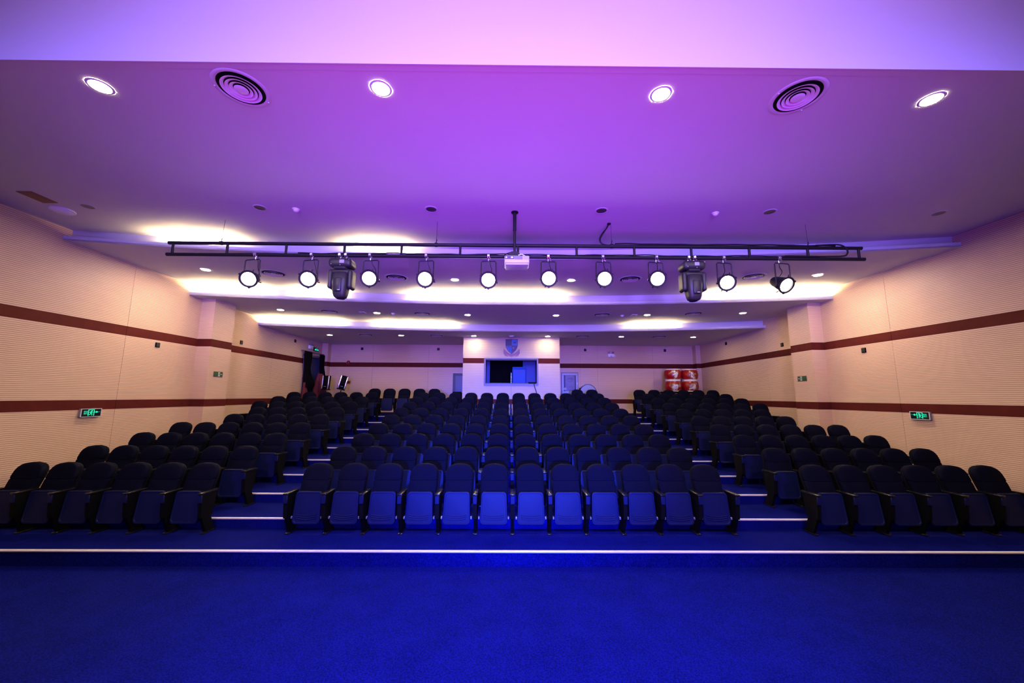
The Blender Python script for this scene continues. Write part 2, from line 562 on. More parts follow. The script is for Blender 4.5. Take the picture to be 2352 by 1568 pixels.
def slab_arc(name, fa, fb, z0, z1, parent, material, x0=-8.6, x1=8.7, n=NX):
    vs = []; fs = []
    X = xs(n, x0, x1)
    for x in X:
        vs += [(x, fa(x), z0), (x, fb(x), z0), (x, fb(x), z1), (x, fa(x), z1)]
    for i in range(n):
        for k in range(4):
            a = i * 4 + k; b = i * 4 + (k + 1) % 4
            fs.append((a, b, b + 4, a + 4))
    fs += [(0, 1, 2, 3), tuple(4 * n + k for k in (3, 2, 1, 0))]
    m = MB(); m.add(vs, fs)
    return m.build(name, material, parent)


INNER = 0.125
levels = [Z1, Z2, Z3, Z4]
c1 = struct(slab('ceiling', lambda x: YS, lambda x: cove_y(0, x) + INNER, Z1, M['ceil']))
c2 = struct(slab('ceiling', lambda x: cove_y(0, x), lambda x: cove_y(1, x) + INNER, Z2, M['ceil']))
c3 = struct(slab('ceiling', lambda x: cove_y(1, x), lambda x: cove_y(2, x) + INNER, Z3, M['ceil']))
c4 = struct(slab('ceiling', lambda x: cove_y(2, x), lambda x: YB + 0.1, Z4, M['ceil']))
for i in range(3):
    lo, hi = levels[i + 1], levels[i]
    tr = struct(ribbon('trim_%d' % (i + 1), 0.0, lo - 0.001, lo + 0.085, i, 0.02, None, M['ceil']))
    ribbon('upstand', INNER, lo + 0.02, hi + 0.03, i, 0.03, tr, M['ceil'])
# fascia over the stage edge, with its bead, and the higher stage ceiling
fz = struct(MB().box(-9, 9, YS - 0.02, YS + 0.05, Z1 - 0.002, 5.765).build('trim_4', M['ceil']))
MB().box(-9, 9, YS - 0.03, YS - 0.0195, Z1 - 0.006, Z1 + 0.016).build('bead', M['ceil'], fz)
struct(MB().box(-9, 9, STAGE_Y - 0.1, YS + 0.05, 5.765, 5.82).build('ceiling', M['ceil']))

# lit lengths of led tape lying on the cove ledges
segs = {0: [(-6.5, -5.35), (-3.15, -2.1)], 1: [(-7.95, -6.35), (-5.6, -4.5), (-2.6, 1.35), (5.4, 8.1)], 2: [(-7.9, -5.6), (-4.45, -1.95), (4.15, 5.55)]}
where = {0: 'first', 1: 'second', 2: 'third'}
for i in segs:
    for j, (a, b) in enumerate(segs[i]):
        o = slab_arc('led_strip', lambda x: cove_y(i, x) + 0.045, lambda x: cove_y(i, x) + 0.075, levels[i + 1] + 0.052, levels[i + 1] + 0.078, None, M['led'], a, b, 12)
        side = {0: ['near the left wall', 'left of the middle'], 1: ['against the left wall', 'left of the moving light', 'across the middle', 'against the right wall'], 2: ['against the left wall', 'left of the booth', 'to the right']}[i][j]
        tag(o, 'glowing warm tape light in the %s ceiling cove, %s' % (where[i], side), 'light strip', 'glowing lengths of cove tape')

# ------------------------------------------------------------------ theatre chairs
def backline(z):          # front face of the reclined back, local y
    return 0.195 + 0.36 * (z - 0.955)


def superarc(hw, zb, zs, zt, n=11, ex=2.4, bottom=0.0):
    """outline: flat bottom at zb, straight sides to zs, full arc to zt"""
    pts = []
    for i in range(n + 1):
        a = PI * i / n
        c, s_ = math.cos(a), math.sin(a)
        pts.append((hw * math.copysign(abs(c) ** (2 / ex), c), zs + (zt - zs) * abs(s_) ** (2 / ex)))
    hb = hw - bottom
    return pts + [(-hb, zb + 0.02), (-hb + 0.02, zb), (hb - 0.02, zb), (hb, zb + 0.02)]


def rrect(hw0, hw1, z0, z1, r, n=4):
    """rounded trapezoid, half width hw0 at z0 and hw1 at z1"""
    pts = []
    for cx, cz, a0 in ((hw1 - r, z1 - r, 0), (-hw1 + r, z1 - r, PI / 2), (-hw0 + r, z0 + r, PI), (hw0 - r, z0 + r, 1.5 * PI)):
        for i in range(n + 1):
            a = a0 + PI / 2 * i / n
            pts.append((cx + r * math.cos(a), cz + r * math.sin(a)))
    return pts


lean = lambda x, y, z: (x, y + backline(z), z)
m_back = MB().pad(superarc(0.213, 0.728, 0.785, 0.962, ex=2.6), [(0.93, 0.085), (1.0, 0.07), (1.0, 0.025), (0.985, 0.006), (0.93, -0.006), (0.45, -0.014)], lean).mesh('backrest', M['fabric'])
m_lumb = MB().pad(rrect(0.206, 0.212, 0.40, 0.740, 0.02), [(0.95, 0.085), (1.0, 0.07), (1.0, 0.028), (0.985, 0.010), (0.94, 0.0), (0.45, -0.008)], lean).mesh('lumbar_pad', M['fabric'])
m_bshell = MB().pad(superarc(0.219, 0.36, 0.79, 0.955, bottom=0.02), [(0.85, 0.125), (0.97, 0.112), (1.0, 0.088), (0.97, 0.078)], lean).mesh('back_shell', M['black'])
slope = lambda x, y, z: (x, y + 0.11 * (z - 0.157), z)
m_cush = MB().pad(rrect(0.196, 0.186, 0.162, 0.595, 0.045), [(0.4, 0.035), (0.88, 0.030), (0.97, 0.012), (1.0, -0.02), (1.0, -0.075)], slope).mesh('seat_cushion', M['fabric'])
m_shell = MB().pad(rrect(0.202, 0.188, 0.155, 0.602, 0.05), [(0.98, -0.07), (1.0, -0.082), (1.0, -0.098), (0.985, -0.103), (0.905, -0.104), (0.885, -0.098), (0.84, -0.098), (0.5, -0.103)], slope).mesh('seat_shell', M['shell'])


def louver_mesh(z, hw):
    b = MB()
    b.tube([(-hw + 2 * hw * i / 8, -0.105 + 0.11 * (z - 0.157), z - 0.018 * (1 - ((i - 4) / 4) ** 2)) for i in range(9)], 0.006, 6)
    return b.mesh('louver', M['shell'])


m_louv = [louver_mesh(z, h) for z, h in ((0.290, 0.152), (0.262, 0.148), (0.236, 0.142))]


def stand_mesh(x):
    b = MB()
    b.prism([(-0.185, 0.58), (0.115, 0.58), (0.05, 0.25), (-0.155, 0.25)], 0, x - 0.028, x + 0.028)
    b.prism([(-0.135, 0.255), (0.03, 0.255), (0.13, 0.015), (-0.03, 0.015)], 0, x - 0.022, x + 0.022)
    return b.mesh('side_stand', M['black'])


def arm_mesh(x):
    return MB().rbox(x - 0.038, x + 0.038, -0.195, 0.13, 0.577, 0.606, 0.010, 2).mesh('armrest', M['gloss'])


def foot_mesh(x):
    b = MB()
    b.rbox(x - 0.032, x + 0.032, -0.075, 0.165, 0.0, 0.022, 0.008, 2)
    b.lathe([(0.010, 0.02), (0.010, 0.030), (0.0, 0.032)], 8, Matrix.Translation((x, -0.045, 0)))
    return b.mesh('foot', M['gloss'])


def cap_mesh(x):
    return MB().rbox(x - 0.030, x + 0.030, -0.190, -0.17, 0.462, 0.576, 0.005, 1).mesh('end_cap', M['shell'])


m_cap = {s: cap_mesh(0.272 * s) for s in (-1, 1)}
m_st = {s: (stand_mesh(0.272 * s), arm_mesh(0.272 * s), foot_mesh(0.272 * s)) for s in (-1, 1)}
m_brk = [MB().rbox(s * 0.218 - 0.012, s * 0.218 + 0.012, -0.09, -0.04, 0.225, 0.262, 0.004, 1).mesh('hinge_bracket', M['chrome']) for s in (-1, 1)]


def chair(x, row, label, group, ends=(-1,), front=False):
    r = thing('theatre_chair', label, 'chair', (x, YT - 0.2 + (row - 1) * D, (row - 1) * RISE), group)
    link('backrest', m_back, r); link('lumbar_pad', m_lumb, r); link('back_shell', m_bshell, r)
    link('seat_cushion', m_cush, r)
    sh = link('seat_shell', m_shell, r)
    if front:
        for lm in m_louv: link('louver', lm, sh)
        for bm_ in m_brk: link('hinge_bracket', bm_, r)
    for s in ends:
        st = link('side_stand', m_st[s][0], r)
        link('armrest', m_st[s][1], st); link('foot', m_st[s][2], st); link('end_cap', m_cap[s], st)
    return r


X0 = 0.058
for k in range(1, 10):
    for j in range(12):
        rowname = 'the front row' if k == 1 else 'the %s row' % ORD[k - 1]
        lab = ('blue-lit theatre chair in %s' if k == 1 else 'navy theatre chair in %s') % rowname
        lab += ' of the centre block, %s from the left aisle' % ORD[j]
        if k == 1: lab = 'blue-lit tip-up chair in front row of centre block, %s from the left aisle' % ORD[j]
        chair(X0 + (j - 5.5) * 0.55, k, lab, 'chairs of the centre block', (-1, 1) if j == 11 else (-1,), k == 1)
for side in (-1, 1):
    for k in range(1, 10):
        n = 5 if k in (5, 6) else 6
        for j in range(n):     # counted from the aisle outward
            x = (-4.745 - 0.538 * j) if side < 0 else (4.825 + 0.546 * j)
            lab = 'dark theatre chair in %s row of the %s block, %s from the aisle' % ('front' if k == 1 else ORD[k - 1], 'left' if side < 0 else 'right', ORD[j])
            outer = j == n - 1
            e = [side]
            if j == 0: e = [-side, side]
            chair(x, k, lab, 'chairs of the %s block' % ('left' if side < 0 else 'right'), tuple(e))
for j in range(5):
    chair(-4.966 + 0.551 * j, 10, 'dark chair in the last row behind the left aisle, %s from the left' % ORD[j], 'chairs of the last row', (-1, 1) if j == 4 else (-1,))
for j in range(2):
    chair(2.53 + 0.545 * j, 10, 'dark chair in the last row right of the booth, %s of two' % ('left' if j == 0 else 'right'), 'chairs of the last row', (-1, 1) if j == 1 else (-1,))
for j in range(6):
    chair(4.84 + 0.548 * j, 10, 'dark chair in the last row below the red drums, %s from the right aisle' % ORD[j], 'chairs of the last row', (-1, 1) if j == 5 else (-1,))

# ------------------------------------------------------------------ ceiling fittings
GX = [-6.70, -4.02, -1.30, 1.45, 4.20, 6.91]


def annulus(r0, r1, h0, h1, n=36, mb=None):
    mb = mb or MB()
    mb.lathe([(r0, h0), (r1, h0), (r1, h1), (r0, h1), (r0, h0)], n, None, True, False)
    return mb


m_trim = MB().lathe([(0.106, -0.0005), (0.104, -0.004), (0.088, -0.008), (0.082, -0.0065), (0.082, -0.001)], 36, None, True, False).mesh('trim_ring', M['ceil'])
m_glow = MB().lathe([(0.083, -0.001), (0.083, -0.006), (0.0, -0.008)], 32).mesh('diffuser', M['lamp'])
m_glows = {Z1: m_glow}
for _z, _n in ((Z2, 'lamp2'), (Z3, 'lamp3'), (Z4, 'lamp4')):
    m_glows[_z] = MB().lathe([(0.083, -0.001), (0.083, -0.006), (0.0, -0.008)], 32).mesh('diffuser', M[_n])
m_dark = MB().lathe([(0.083, -0.001), (0.083, -0.005), (0.03, 0.0)], 32).mesh('reflector', M['lampdim'])
ring_levels = {1: 'front ceiling', 2: 'second ceiling level', 3: 'third ceiling level', 4: 'rear ceiling level'}


def pos_name(i, n):
    if i == 0: return 'leftmost'
    if i == n - 1: return 'rightmost'
    return '%s from the left' % ORD[i]


def downlight(x, y, z, lab, grp, on=True):
    t = thing('downlight', lab, 'ceiling light', (x, y, z), grp)
    link('trim_ring', m_trim, t)
    link('diffuser' if on else 'reflector', m_glows[z] if on else m_dark, t)


for i, (x, y) in enumerate(((-4.027, 3.368), (-1.278, 3.359), (1.496, 3.394), (4.246, 3.425))):
    downlight(x, y, Z1, 'large lit downlight by the purple fascia, %s of four' % pos_name(i, 4), 'downlights by the fascia')
for i, x in enumerate([-6.794, -4.034, -1.278, 1.48, 4.223, 6.994]):
    downlight(x, 5.80, Z1, 'unlit dark downlight above the lighting bar, %s of six' % pos_name(i, 6), 'unlit downlights', False)
for i, (x, y) in enumerate(((-6.743, 8.18), (-1.311, 8.79), (1.464, 8.77), (6.968, 8.25))):
    downlight(x, y, Z2, 'lit downlight behind the lighting bar in second ceiling, %s of four' % pos_name(i, 4), 'downlights of the second ceiling')
for i, (x, y) in enumerate(((-6.691, 10.92), (-4.001, 11.27), (-1.291, 11.46), (1.426, 11.46), (4.178, 11.30), (6.887, 10.96))):
    downlight(x, y, Z3, 'lit downlight in the third ceiling level, %s of six' % pos_name(i, 6), 'downlights of the third ceiling')
for i, x in enumerate((-6.634, -4.011, -1.318, 1.417, 4.15, 6.826)):
    downlight(x, 13.92, Z4, 'lit downlight in the rear ceiling before the booth, %s of six' % pos_name(i, 6), 'downlights of the rear ceiling')

# round air diffusers: flange, three cones, core
m_flange = MB().lathe([(0.248, -0.0005), (0.243, -0.005), (0.214, -0.007), (0.206, -0.003), (0.206, -0.001)], 48, None, True, False).mesh('flange', M['ceil'])
m_throat_shade = MB().lathe([(0.206, -0.002), (0.0, -0.002)], 48, None, False, False).mesh('throat_shade', M['black'])  # flat black disc in place of the shade inside the duct


def cone_mesh(r):
    return MB().lathe([(r - 0.026, -0.0025), (r, -0.015), (r + 0.004, -0.015), (r - 0.020, -0.0025)], 48, None, True, False).mesh('cone', M['white'])


m_cones = [cone_mesh(r) for r in (0.170, 0.132, 0.096)]
m_core = MB().lathe([(0.04, -0.003), (0.062, -0.014), (0.057, -0.016), (0.0, -0.013)], 40).mesh('core', M['white'])
m_screw = MB().lathe([(0.007, -0.010), (0.006, -0.016), (0, -0.017)], 8, Matrix.Translation((0.165, 0.165, 0))).mesh('screw', M['white'])
m_screw2 = MB().lathe([(0.007, -0.010), (0.006, -0.016), (0, -0.017)], 8, Matrix.Translation((-0.225, -0.05, 0))).mesh('screw', M['white'])


def diffuser(x, y, z, lab, grp, scale=1.0):
    t = thing('air_diffuser', lab, 'air vent', (x, y, z), grp)
    t.scale = (scale, scale, scale)
    link('flange', m_flange, t); link('throat_shade', m_throat_shade, t)
    for c in m_cones: link('cone', c, t)
    link('core', m_core, t)
    link('screw', m_screw, t); link('screw', m_screw2, t)


for i, (x, y) in enumerate(((-2.656, 3.38), (2.877, 3.41))):
    diffuser(x, y, Z1, 'large round ringed air vent by the purple fascia, on the %s' % ('left', 'right')[i], 'air vents by the fascia')
for (lv, z, pts) in ((2, Z2, ((-5.391, 8.41), (-2.668, 8.66), (2.837, 8.66), (5.592, 8.40))), (3, Z3, ((-5.349, 11.10), (-2.648, 11.32), (2.807, 11.30), (5.479, 11.08))), (4, Z4, ((-5.286, 13.85), (-2.693, 13.9), (2.70, 13.9), (5.547, 13.9)))):
    for i, (x, y) in enumerate(pts):
        diffuser(x, y, z, 'round ringed air vent in the %s, %s of four' % (ring_levels[lv], pos_name(i, 4)), 'air vents of the ceilings', 1.1)

# detectors and small ceiling fittings
m_db = MB().lathe([(0.055, 0.0), (0.055, -0.012), (0.050, -0.018)], 24).mesh('base_plate', M['white'])
m_dh = MB().lathe([(0.040, -0.017), (0.038, -0.035), (0.022, -0.048), (0.0, -0.050)], 24).mesh('sensor_head', M['white'])
for (x, y, z, lab) in ((-3.476, 5.835, Z1, 'small white detector left of the projector pole, front ceiling'), (3.363, 5.852, Z1, 'small white detector right of the projector pole, front ceiling'),
                       (-3.521, 11.29, Z3, 'small detector in the third ceiling level, left half'), (3.447, 11.39, Z3, 'small detector in the third ceiling level, right half'), (0.077, 13.87, Z4, 'round white detector on rear ceiling above the crest')):
    t = thing('smoke_detector', lab, 'detector', (x, y, z), 'ceiling detectors')
    link('base_plate', m_db, t); link('sensor_head', m_dh, t)
    if z == Z4: t.scale = (1.9, 1.9, 1.0)
t = thing('ceiling_lamp', 'shallow white dome lamp on front ceiling near the left wall', 'ceiling lamp', (-7.343, 5.93, Z1))
MB().lathe([(0.150, 0.0), (0.150, -0.022), (0.135, -0.026)], 36).build('rim', M['white'], t)
MB().lathe([(0.136, -0.024), (0.11, -0.045), (0.05, -0.056), (0.0, -0.058)], 36).build('dome', M['white'], t)
t = thing('access_hatch', 'brown rectangular hatch in the front ceiling, beside the left wall', 'hatch', (-7.255, 5.52, Z1))
MB().rbox(-0.105, 0.105, -0.16, 0.16, -0.012, 0.0, 0.003, 1).build('hatch_panel', M['brownpanel'], t)
fb = MB()
for a in ((-0.115, -0.105, -0.17, 0.17), (0.105, 0.115, -0.17, 0.17), (-0.105, 0.105, -0.17, -0.16), (-0.105, 0.105, 0.16, 0.17)):
    fb.box(a[0], a[1], a[2], a[3], -0.008, 0.0)
fb.build('hatch_frame', M['brownpanel'], t)
for (x, y, z, s) in ((-4.403, 11.2, Z3, 'left'), (3.784, 11.32, Z3, 'right')):
    t = thing('ceiling_plate', 'flat square cover plate on the third ceiling, %s half' % s, 'cover plate', (x, y, z), 'ceiling cover plates')
    MB().rbox(-0.09, 0.09, -0.09, 0.09, -0.016, 0.0, 0.006, 2).build('plate', M['white'], t)
    MB().rbox(-0.05, 0.05, -0.05, 0.05, -0.020, -0.015, 0.003, 1).build('inner_plate', M['grey'], t)

# ------------------------------------------------------------------ lighting bar
TY = 6.22
ZT, ZB = 4.575, 4.372
bar = thing('lighting_bar', 'long black ladder truss hung across the hall, carrying the stage lights', 'truss', (0.1, TY, ZB))
def tl(x, y, z): return (x - 0.1, y - TY, z - ZB)
XA, XB = -5.82, 6.09
MB().tube([tl(XA + 0.01, TY, ZT), tl(XB - 0.03, TY, ZT - 0.006)], 0.030, 14).build('pipe', M['steel'], bar)
MB().tube([tl(XA, TY, ZB), tl(XB, TY, ZB)], 0.030, 14).build('pipe', M['steel'], bar)
m_rung = MB().tube([(0, 0, 0.02), (0, 0, 0.19)], 0.021, 10).mesh('rung', M['steel'])
for x in (-5.73, -4.81, -3.81, -2.82, -1.85, -0.85, 0.135, 1.14, 2.13, 3.11, 4.11, 5.12, 6.0):
    o = link('rung', m_rung, bar); o.location = tl(x, TY, ZB)
for x in (-4.92, -1.262, 1.745, 5.14):
    hb_ = MB().tube([tl(x, TY, ZT), tl(x, TY, ZT + 0.09)], 0.006, 6)
    hb_.tube([tl(x - 0.012, TY, ZT + 0.05), tl(x + 0.016, TY, ZT + 0.08), tl(x - 0.004, TY, ZT + 0.12)], 0.004, 6)
    hb_.lathe([(0.037, -0.022), (0.037, 0.022)], 14, Matrix.Translation(tl(x, TY, ZT)) @ Matrix.Rotation(PI / 2, 4, 'Y'))
    h = hb_.build('shackle', M['steel'], bar)
    MB().tube([tl(x, TY, ZT + 0.08), tl(x + 0.004, TY + 0.02, Z1)], 0.0022, 6).build('hanging_wire', M['steel'], bar)
# power cables running along the bar
def wavy(x0, x1, z, amp, r, seed, n=60, y=0.0):
    rn = random.Random(seed)
    ph = [rn.uniform(0, 6.28) for _ in range(3)]
    pts = []
    for i in range(n + 1):
        x = x0 + (x1 - x0) * i / n
        d = amp * (0.5 * math.sin(3.1 * x + ph[0]) + 0.35 * math.sin(7.3 * x + ph[1]) + 0.25 * math.sin(13 * x + ph[2]))
        pts.append(tl(x, TY + y, z + d))
    return MB().tube(pts, r, 6)
wavy(-3.6, 5.3, ZB + 0.036, 0.012, 0.010, 3, 110, -0.012).build('power_cable', M['steel'], bar)
wavy(-2.9, 4.9, ZB + 0.030, 0.014, 0.008, 5, 110, 0.015).build('power_cable', M['steel'], bar)
wavy(1.8, 5.6, ZT + 0.036, 0.008, 0.012, 8, 60, -0.01).build('power_cable', M['steel'], bar)
MB().tube(smooth([tl(x, TY - 0.03, z) for x, z in ((5.25, ZT + 0.03), (5.55, ZT + 0.045), (5.7, ZT + 0.03), (5.78, ZT - 0.05), (5.77, ZT - 0.12), (5.7, ZB + 0.045), (5.4, ZB + 0.035), (4.7, ZB + 0.035))]), 0.013, 8).build('power_cable', M['steel'], bar)
t = thing('ceiling_cable', 'black cable looping from the ceiling down to the lighting bar', 'cable', (1.72, TY + 0.04, Z1))
MB().tube(smooth([(0.0, 0.0, 0.0), (-0.01, 0, -0.03), (-0.05, 0, -0.10), (-0.13, 0, -0.20), (-0.17, 0, -0.30), (-0.14, 0, -0.37), (-0.06, 0, -0.395), (0.04, 0, -0.40)]), 0.011, 8).build('cable', M['steel'], t)
MB().tube(smooth([(0.0, 0.01, 0.0), (-0.02, 0.01, -0.06), (-0.09, 0.01, -0.17), (-0.15, 0.01, -0.28), (-0.13, 0.01, -0.36), (-0.03, 0.01, -0.395)]), 0.006, 6).build('cable', M['steel'], t)
MB().lathe([(0.03, 0.0), (0.03, -0.02), (0.012, -0.03)], 16).build('gland', M['steel'], t)

# stage lamps: clamp, yoke, can, gel ring, glowing lens
def clamp(parent, x=0.0, z=0.0, y=0.0):
    b = MB()
    pts = [(x + 0.0, y + 0.042 * math.cos(a), z + 0.042 * math.sin(a)) for a in [PI * (-0.25 + 1.5 * i / 10) for i in range(11)]]
    for dx in (-0.014, 0.014):
        b.tube([(p[0] + dx, p[1], p[2]) for p in pts], 0.007, 6)
    b.rbox(x - 0.022, x + 0.022, y - 0.055, y - 0.025, z - 0.015, z + 0.022, 0.004, 1)
    b.tube([(x, y, z - 0.035), (x, y, z - 0.085)], 0.009, 8)
    b.tube([(x + 0.035, y - 0.03, z - 0.03), (x + 0.02, y - 0.03, z - 0.06), (x + 0.05, y - 0.03, z - 0.075)], 0.005, 6)
    return b.build('clamp', M['chrome'], parent)


R_CAN = 0.115
can_mb = MB().lathe([(0.045, 0.30), (0.068, 0.295), (0.088, 0.24), (0.093, 0.20), (0.108, 0.13), (R_CAN, 0.08), (R_CAN, 0.0), (0.112, 0.0), (0.108, 0.06)], 28, None, True, False)
can_mb.lathe([(0.0, 0.30), (0.046, 0.30)], 28, None, False, False)
m_can = can_mb.mesh('lamp_can', M['steel'])
ring_mb = MB().lathe([(0.112, -0.004), (0.142, -0.008), (0.146, 0.0), (0.142, 0.010), (0.112, 0.006), (0.112, -0.004)], 32, None, True, False)
for k in range(3):
    a = PI / 2 + 2 * PI * k / 3
    ring_mb.box(-0.014, 0.014, 0.138, 0.158, -0.008, 0.018, Matrix.Rotation(a - PI / 2 + PI, 4, 'Z'))
m_ring = ring_mb.mesh('gel_ring', M['steel'])
m_lens = MB().lathe([(0.112, 0.022), (0.09, 0.008), (0.05, 0.0), (0.0, -0.003)], 32, None, True, False).mesh('lens', M['par'])
ear_mb = MB()
for a in (math.radians(20), math.radians(200), math.radians(110)):
    ear_mb.box(-0.009, 0.009, 0.140, 0.190, -0.002, 0.002, Matrix.Rotation(a, 4, 'Z') @ Matrix.Rotation(0.5, 4, 'X'))
m_ear = ear_mb.mesh('flap', M['steel'])
pars = [(-4.355, 3.93, -0.04, 0.02, 0.15), (-3.37, 3.935, -0.03, 0.02, 0.12), (-2.352, 3.955, 0.0, 0.0, 0.1), (-1.42, 3.95, 0.0, 0.0, 0.08), (-0.36, 3.94, 0.0, 0.01, 0.02), (0.655, 3.975, 0.0, 0.0, 0.0), (1.592, 3.975, 0.0, 0.0, -0.05), (2.485, 3.98, 0.0, 0.0, -0.1), (3.655, 3.925, 0.03, -0.12, -0.1), (4.65, 3.885, 0.10, 0.30, -0.15)]
for i, (x, zl, offx, yaw, roll) in enumerate(pars):
    cx = (-4.31, -3.357, -2.372, -1.421, -0.364, 0.651, 1.579, 2.494, 3.643, 4.60)[i]
    t = thing('stage_lamp', 'glowing round stage lamp under the truss, %s of ten%s' % (pos_name(i, 10), ', turned to the right' if i == 9 else ''), 'stage light', (cx, TY, ZB), 'glowing stage lamps')
    clamp(t)
    # yoke: a bent strap from the clamp to both sides of the can
    px, pz = x - cx, zl - ZB
    hw = 0.128
    tilt = math.radians(2.0)
    yk = MB()
    ztop = -0.085
    pts = [(px - hw, -0.0, pz), (px - hw + 0.004, 0, ztop - 0.02 - 0.06 * roll), (px - hw + 0.02, 0, ztop - 0.06 * roll), (px + hw - 0.02, 0, ztop + 0.06 * roll * -1 * -1), (px + hw - 0.004, 0, ztop - 0.02 + 0.06 * roll), (px + hw, 0, pz)]
    yk.tube(pts, 0.009, 8)
    for sx in (-1, 1):
        yk.tube([(px + sx * (hw - 0.014), 0, pz), (px + sx * (hw + 0.022), 0, pz)], 0.016, 10)
    yk.build('yoke', M['steel'], t)
    # can: axis points to the stage and down
    target = Vector((x * 0.55 if i < 9 else 7.6, -2.0 if i < 9 else 1.0, 0.6 if i < 9 else 0.2))
    cpos = Vector((x, TY - 0.06, zl))
    d = (cpos - target).normalized() if i < 9 else Vector((-0.12, 0.84, 0.52)).normalized()                 # local +z points away from the stage
    q = d.to_track_quat('Z', 'Y').to_matrix().to_4x4()
    mx = Matrix.Translation(cpos - Vector((cx, TY, ZB))) @ q
    for nm, me in (('lamp_can', m_can), ('gel_ring', m_ring), ('lens', m_lens), ('flap', m_ear)):
        o = link(nm, me, t); o.matrix_local = mx
    MB().tube(smooth([(0.02, 0.02, -0.05), (0.03, 0.03, -0.14), (px + 0.05, 0.08, -0.22), (px + 0.02, 0.20, -0.32)]), 0.006, 6).build('lead', M['steel'], t)

# moving heads
def moving_head(cx, lab, flip):
    t = thing('moving_head_light', lab, 'moving light', (cx, TY, ZB), 'moving lights')
    for dx in (-0.05, 0.05):
        clamp(t, dx)
    b = MB()
    b.rbox(-0.19, 0.19, -0.15, 0.13, -0.235, -0.085, 0.055, 4)
    b.rbox(-0.10, 0.10, -0.13, 0.11, -0.275, -0.22, 0.03, 3)
    base = b.build('base', M['darkgrey'], t)
    MB().rbox(-0.005 + flip * 0.01, 0.075 + flip * 0.01, -0.156, -0.148, -0.185, -0.125, 0.003, 1).build('display', M['grey'], base)
    for dx, dz in ((-0.13, -0.20), (0.02, -0.218), (0.16, -0.12)):
        MB().lathe([(0.008, 0), (0.006, 0.006), (0, 0.007)], 8, Matrix.Translation((dx, -0.148, dz)) @ Matrix.Rotation(PI / 2, 4, 'X')).build('socket', M['chrome'], base)
    y = MB()
    y.rbox(-0.205, -0.125, -0.11, 0.10, -0.60, -0.27, 0.045, 4)
    y.rbox(0.125, 0.205, -0.11, 0.10, -0.60, -0.27, 0.045, 4)
    y.rbox(-0.17, 0.17, -0.09, 0.09, -0.345, -0.262, 0.035, 3)
    y.build('yoke', M['darkgrey'], t)
    hd = MB()
    secs = [(-0.315, 0.105, 0.085), (-0.36, 0.130, 0.12), (-0.50, 0.132, 0.125), (-0.60, 0.125, 0.115), (-0.69, 0.110, 0.10), (-0.735, 0.095, 0.085), (-0.752, 0.072, 0.065)]
    n = 28
    vs = []; fs = []
    for z, a, c in secs:
        for k in range(n):
            an = 2 * PI * k / n
            ca, sa = math.cos(an), math.sin(an)
            vs.append((a * math.copysign(abs(ca) ** 0.6, ca), -0.02 + c * math.copysign(abs(sa) ** 0.6, sa), z))
    for i in range(len(secs) - 1):
        for k in range(n):
            fs.append((i * n + k, i * n + (k + 1) % n, (i + 1) * n + (k + 1) % n, (i + 1) * n + k))
    fs.append(list(range(n))[::-1]); fs.append(list(range((len(secs) - 1) * n, len(secs) * n)))
    hd.add(vs, fs, True)
    h = hd.build('head', M['darkgrey'], t)
    MB().rbox(-0.055, 0.055, -0.156, -0.125, -0.66, -0.43, 0.02, 2).build('rib', M['darkgrey'], h)
    MB().rbox(0.0, 0.045, -0.160, -0.152, -0.645, -0.638, 0.002, 1).build('badge', M['white'], h)
    MB().lathe([(0.07, -0.7525), (0.065, -0.758), (0, -0.760)], 24).build('lens', M['greylens'], h)
    MB().tube([(-0.07, -0.03, 0.0), (-0.12, -0.04, -0.06), (-0.15, -0.02, -0.10)], 0.006, 6).build('lead', M['steel'], t)


moving_head(-2.829, 'black moving head light hanging from the left half of the truss', 1)
moving_head(3.093, 'black moving head light hanging from the right half of the truss', -1)

# projector on its pole
PX, PY = 0.075, 5.88
t = thing('projector_mount', 'black projector pole dropping from the ceiling in the middle', 'pole', (PX, PY, Z1))
MB().tube([(0, 0, 0), (0, 0, -0.32)], 0.027, 14).build('outer_tube', M['steel'], t)
MB().tube([(0, 0, -0.30), (0, 0, -0.70)], 0.021, 14).build('inner_tube', M['steel'], t)
MB().lathe([(0.06, 0), (0.06, -0.012), (0.03, -0.018)], 24).build('ceiling_flange', M['steel'], t)
b = MB().prism([(-0.12, -0.775), (-0.05, -0.69), (0.05, -0.69), (0.12, -0.775)], 1, -0.05, 0.05)
b.box(-0.14, -0.10, -0.012, 0.012, -0.79, -0.765); b.box(0.10, 0.14, -0.012, 0.012, -0.79, -0.765)
b.build('bracket', M['steel'], t)
MB().tube([(-0.03, 0.02, -0.67), (-0.13, 0.03, -0.70), (-0.20, 0.02, -0.76)], 0.008, 6).build('lead', M['steel'], t)
MB().tube([(0.06, -0.06, -0.76), (0.11, -0.07, -0.745), (0.18, -0.03, -0.765), (0.18, 0.04, -0.80)], 0.008, 6).build('lead', M['white'], t)
M['projector'] = mat('projector_plastic', (0.34, 0.34, 0.36), 0.4)
t = thing('projector', 'white projector hanging below the middle of the truss', 'projector', (PX + 0.035, PY, Z1 - 0.795))
MB().rbox(-0.195, 0.195, -0.15, 0.15, -0.125, 0.0, 0.018, 3).build('body', M['projector'], t)
MB().rbox(-0.187, -0.045, -0.155, -0.146, -0.062, -0.012, 0.003, 1).build('connector_panel', M['ink'], t)
m_s = MB().lathe([(0.014, 0), (0.014, 0.005), (0, 0.006)], 14, Matrix.Rotation(PI / 2, 4, 'X'))
for dx in (-0.165, -0.085, -0.07):
    MB().lathe([(0.012, 0), (0.012, 0.005), (0, 0.006)], 12, Matrix.Translation((dx, -0.154, -0.036)) @ Matrix.Rotation(PI / 2, 4, 'X')).build('socket', M['white'], t)
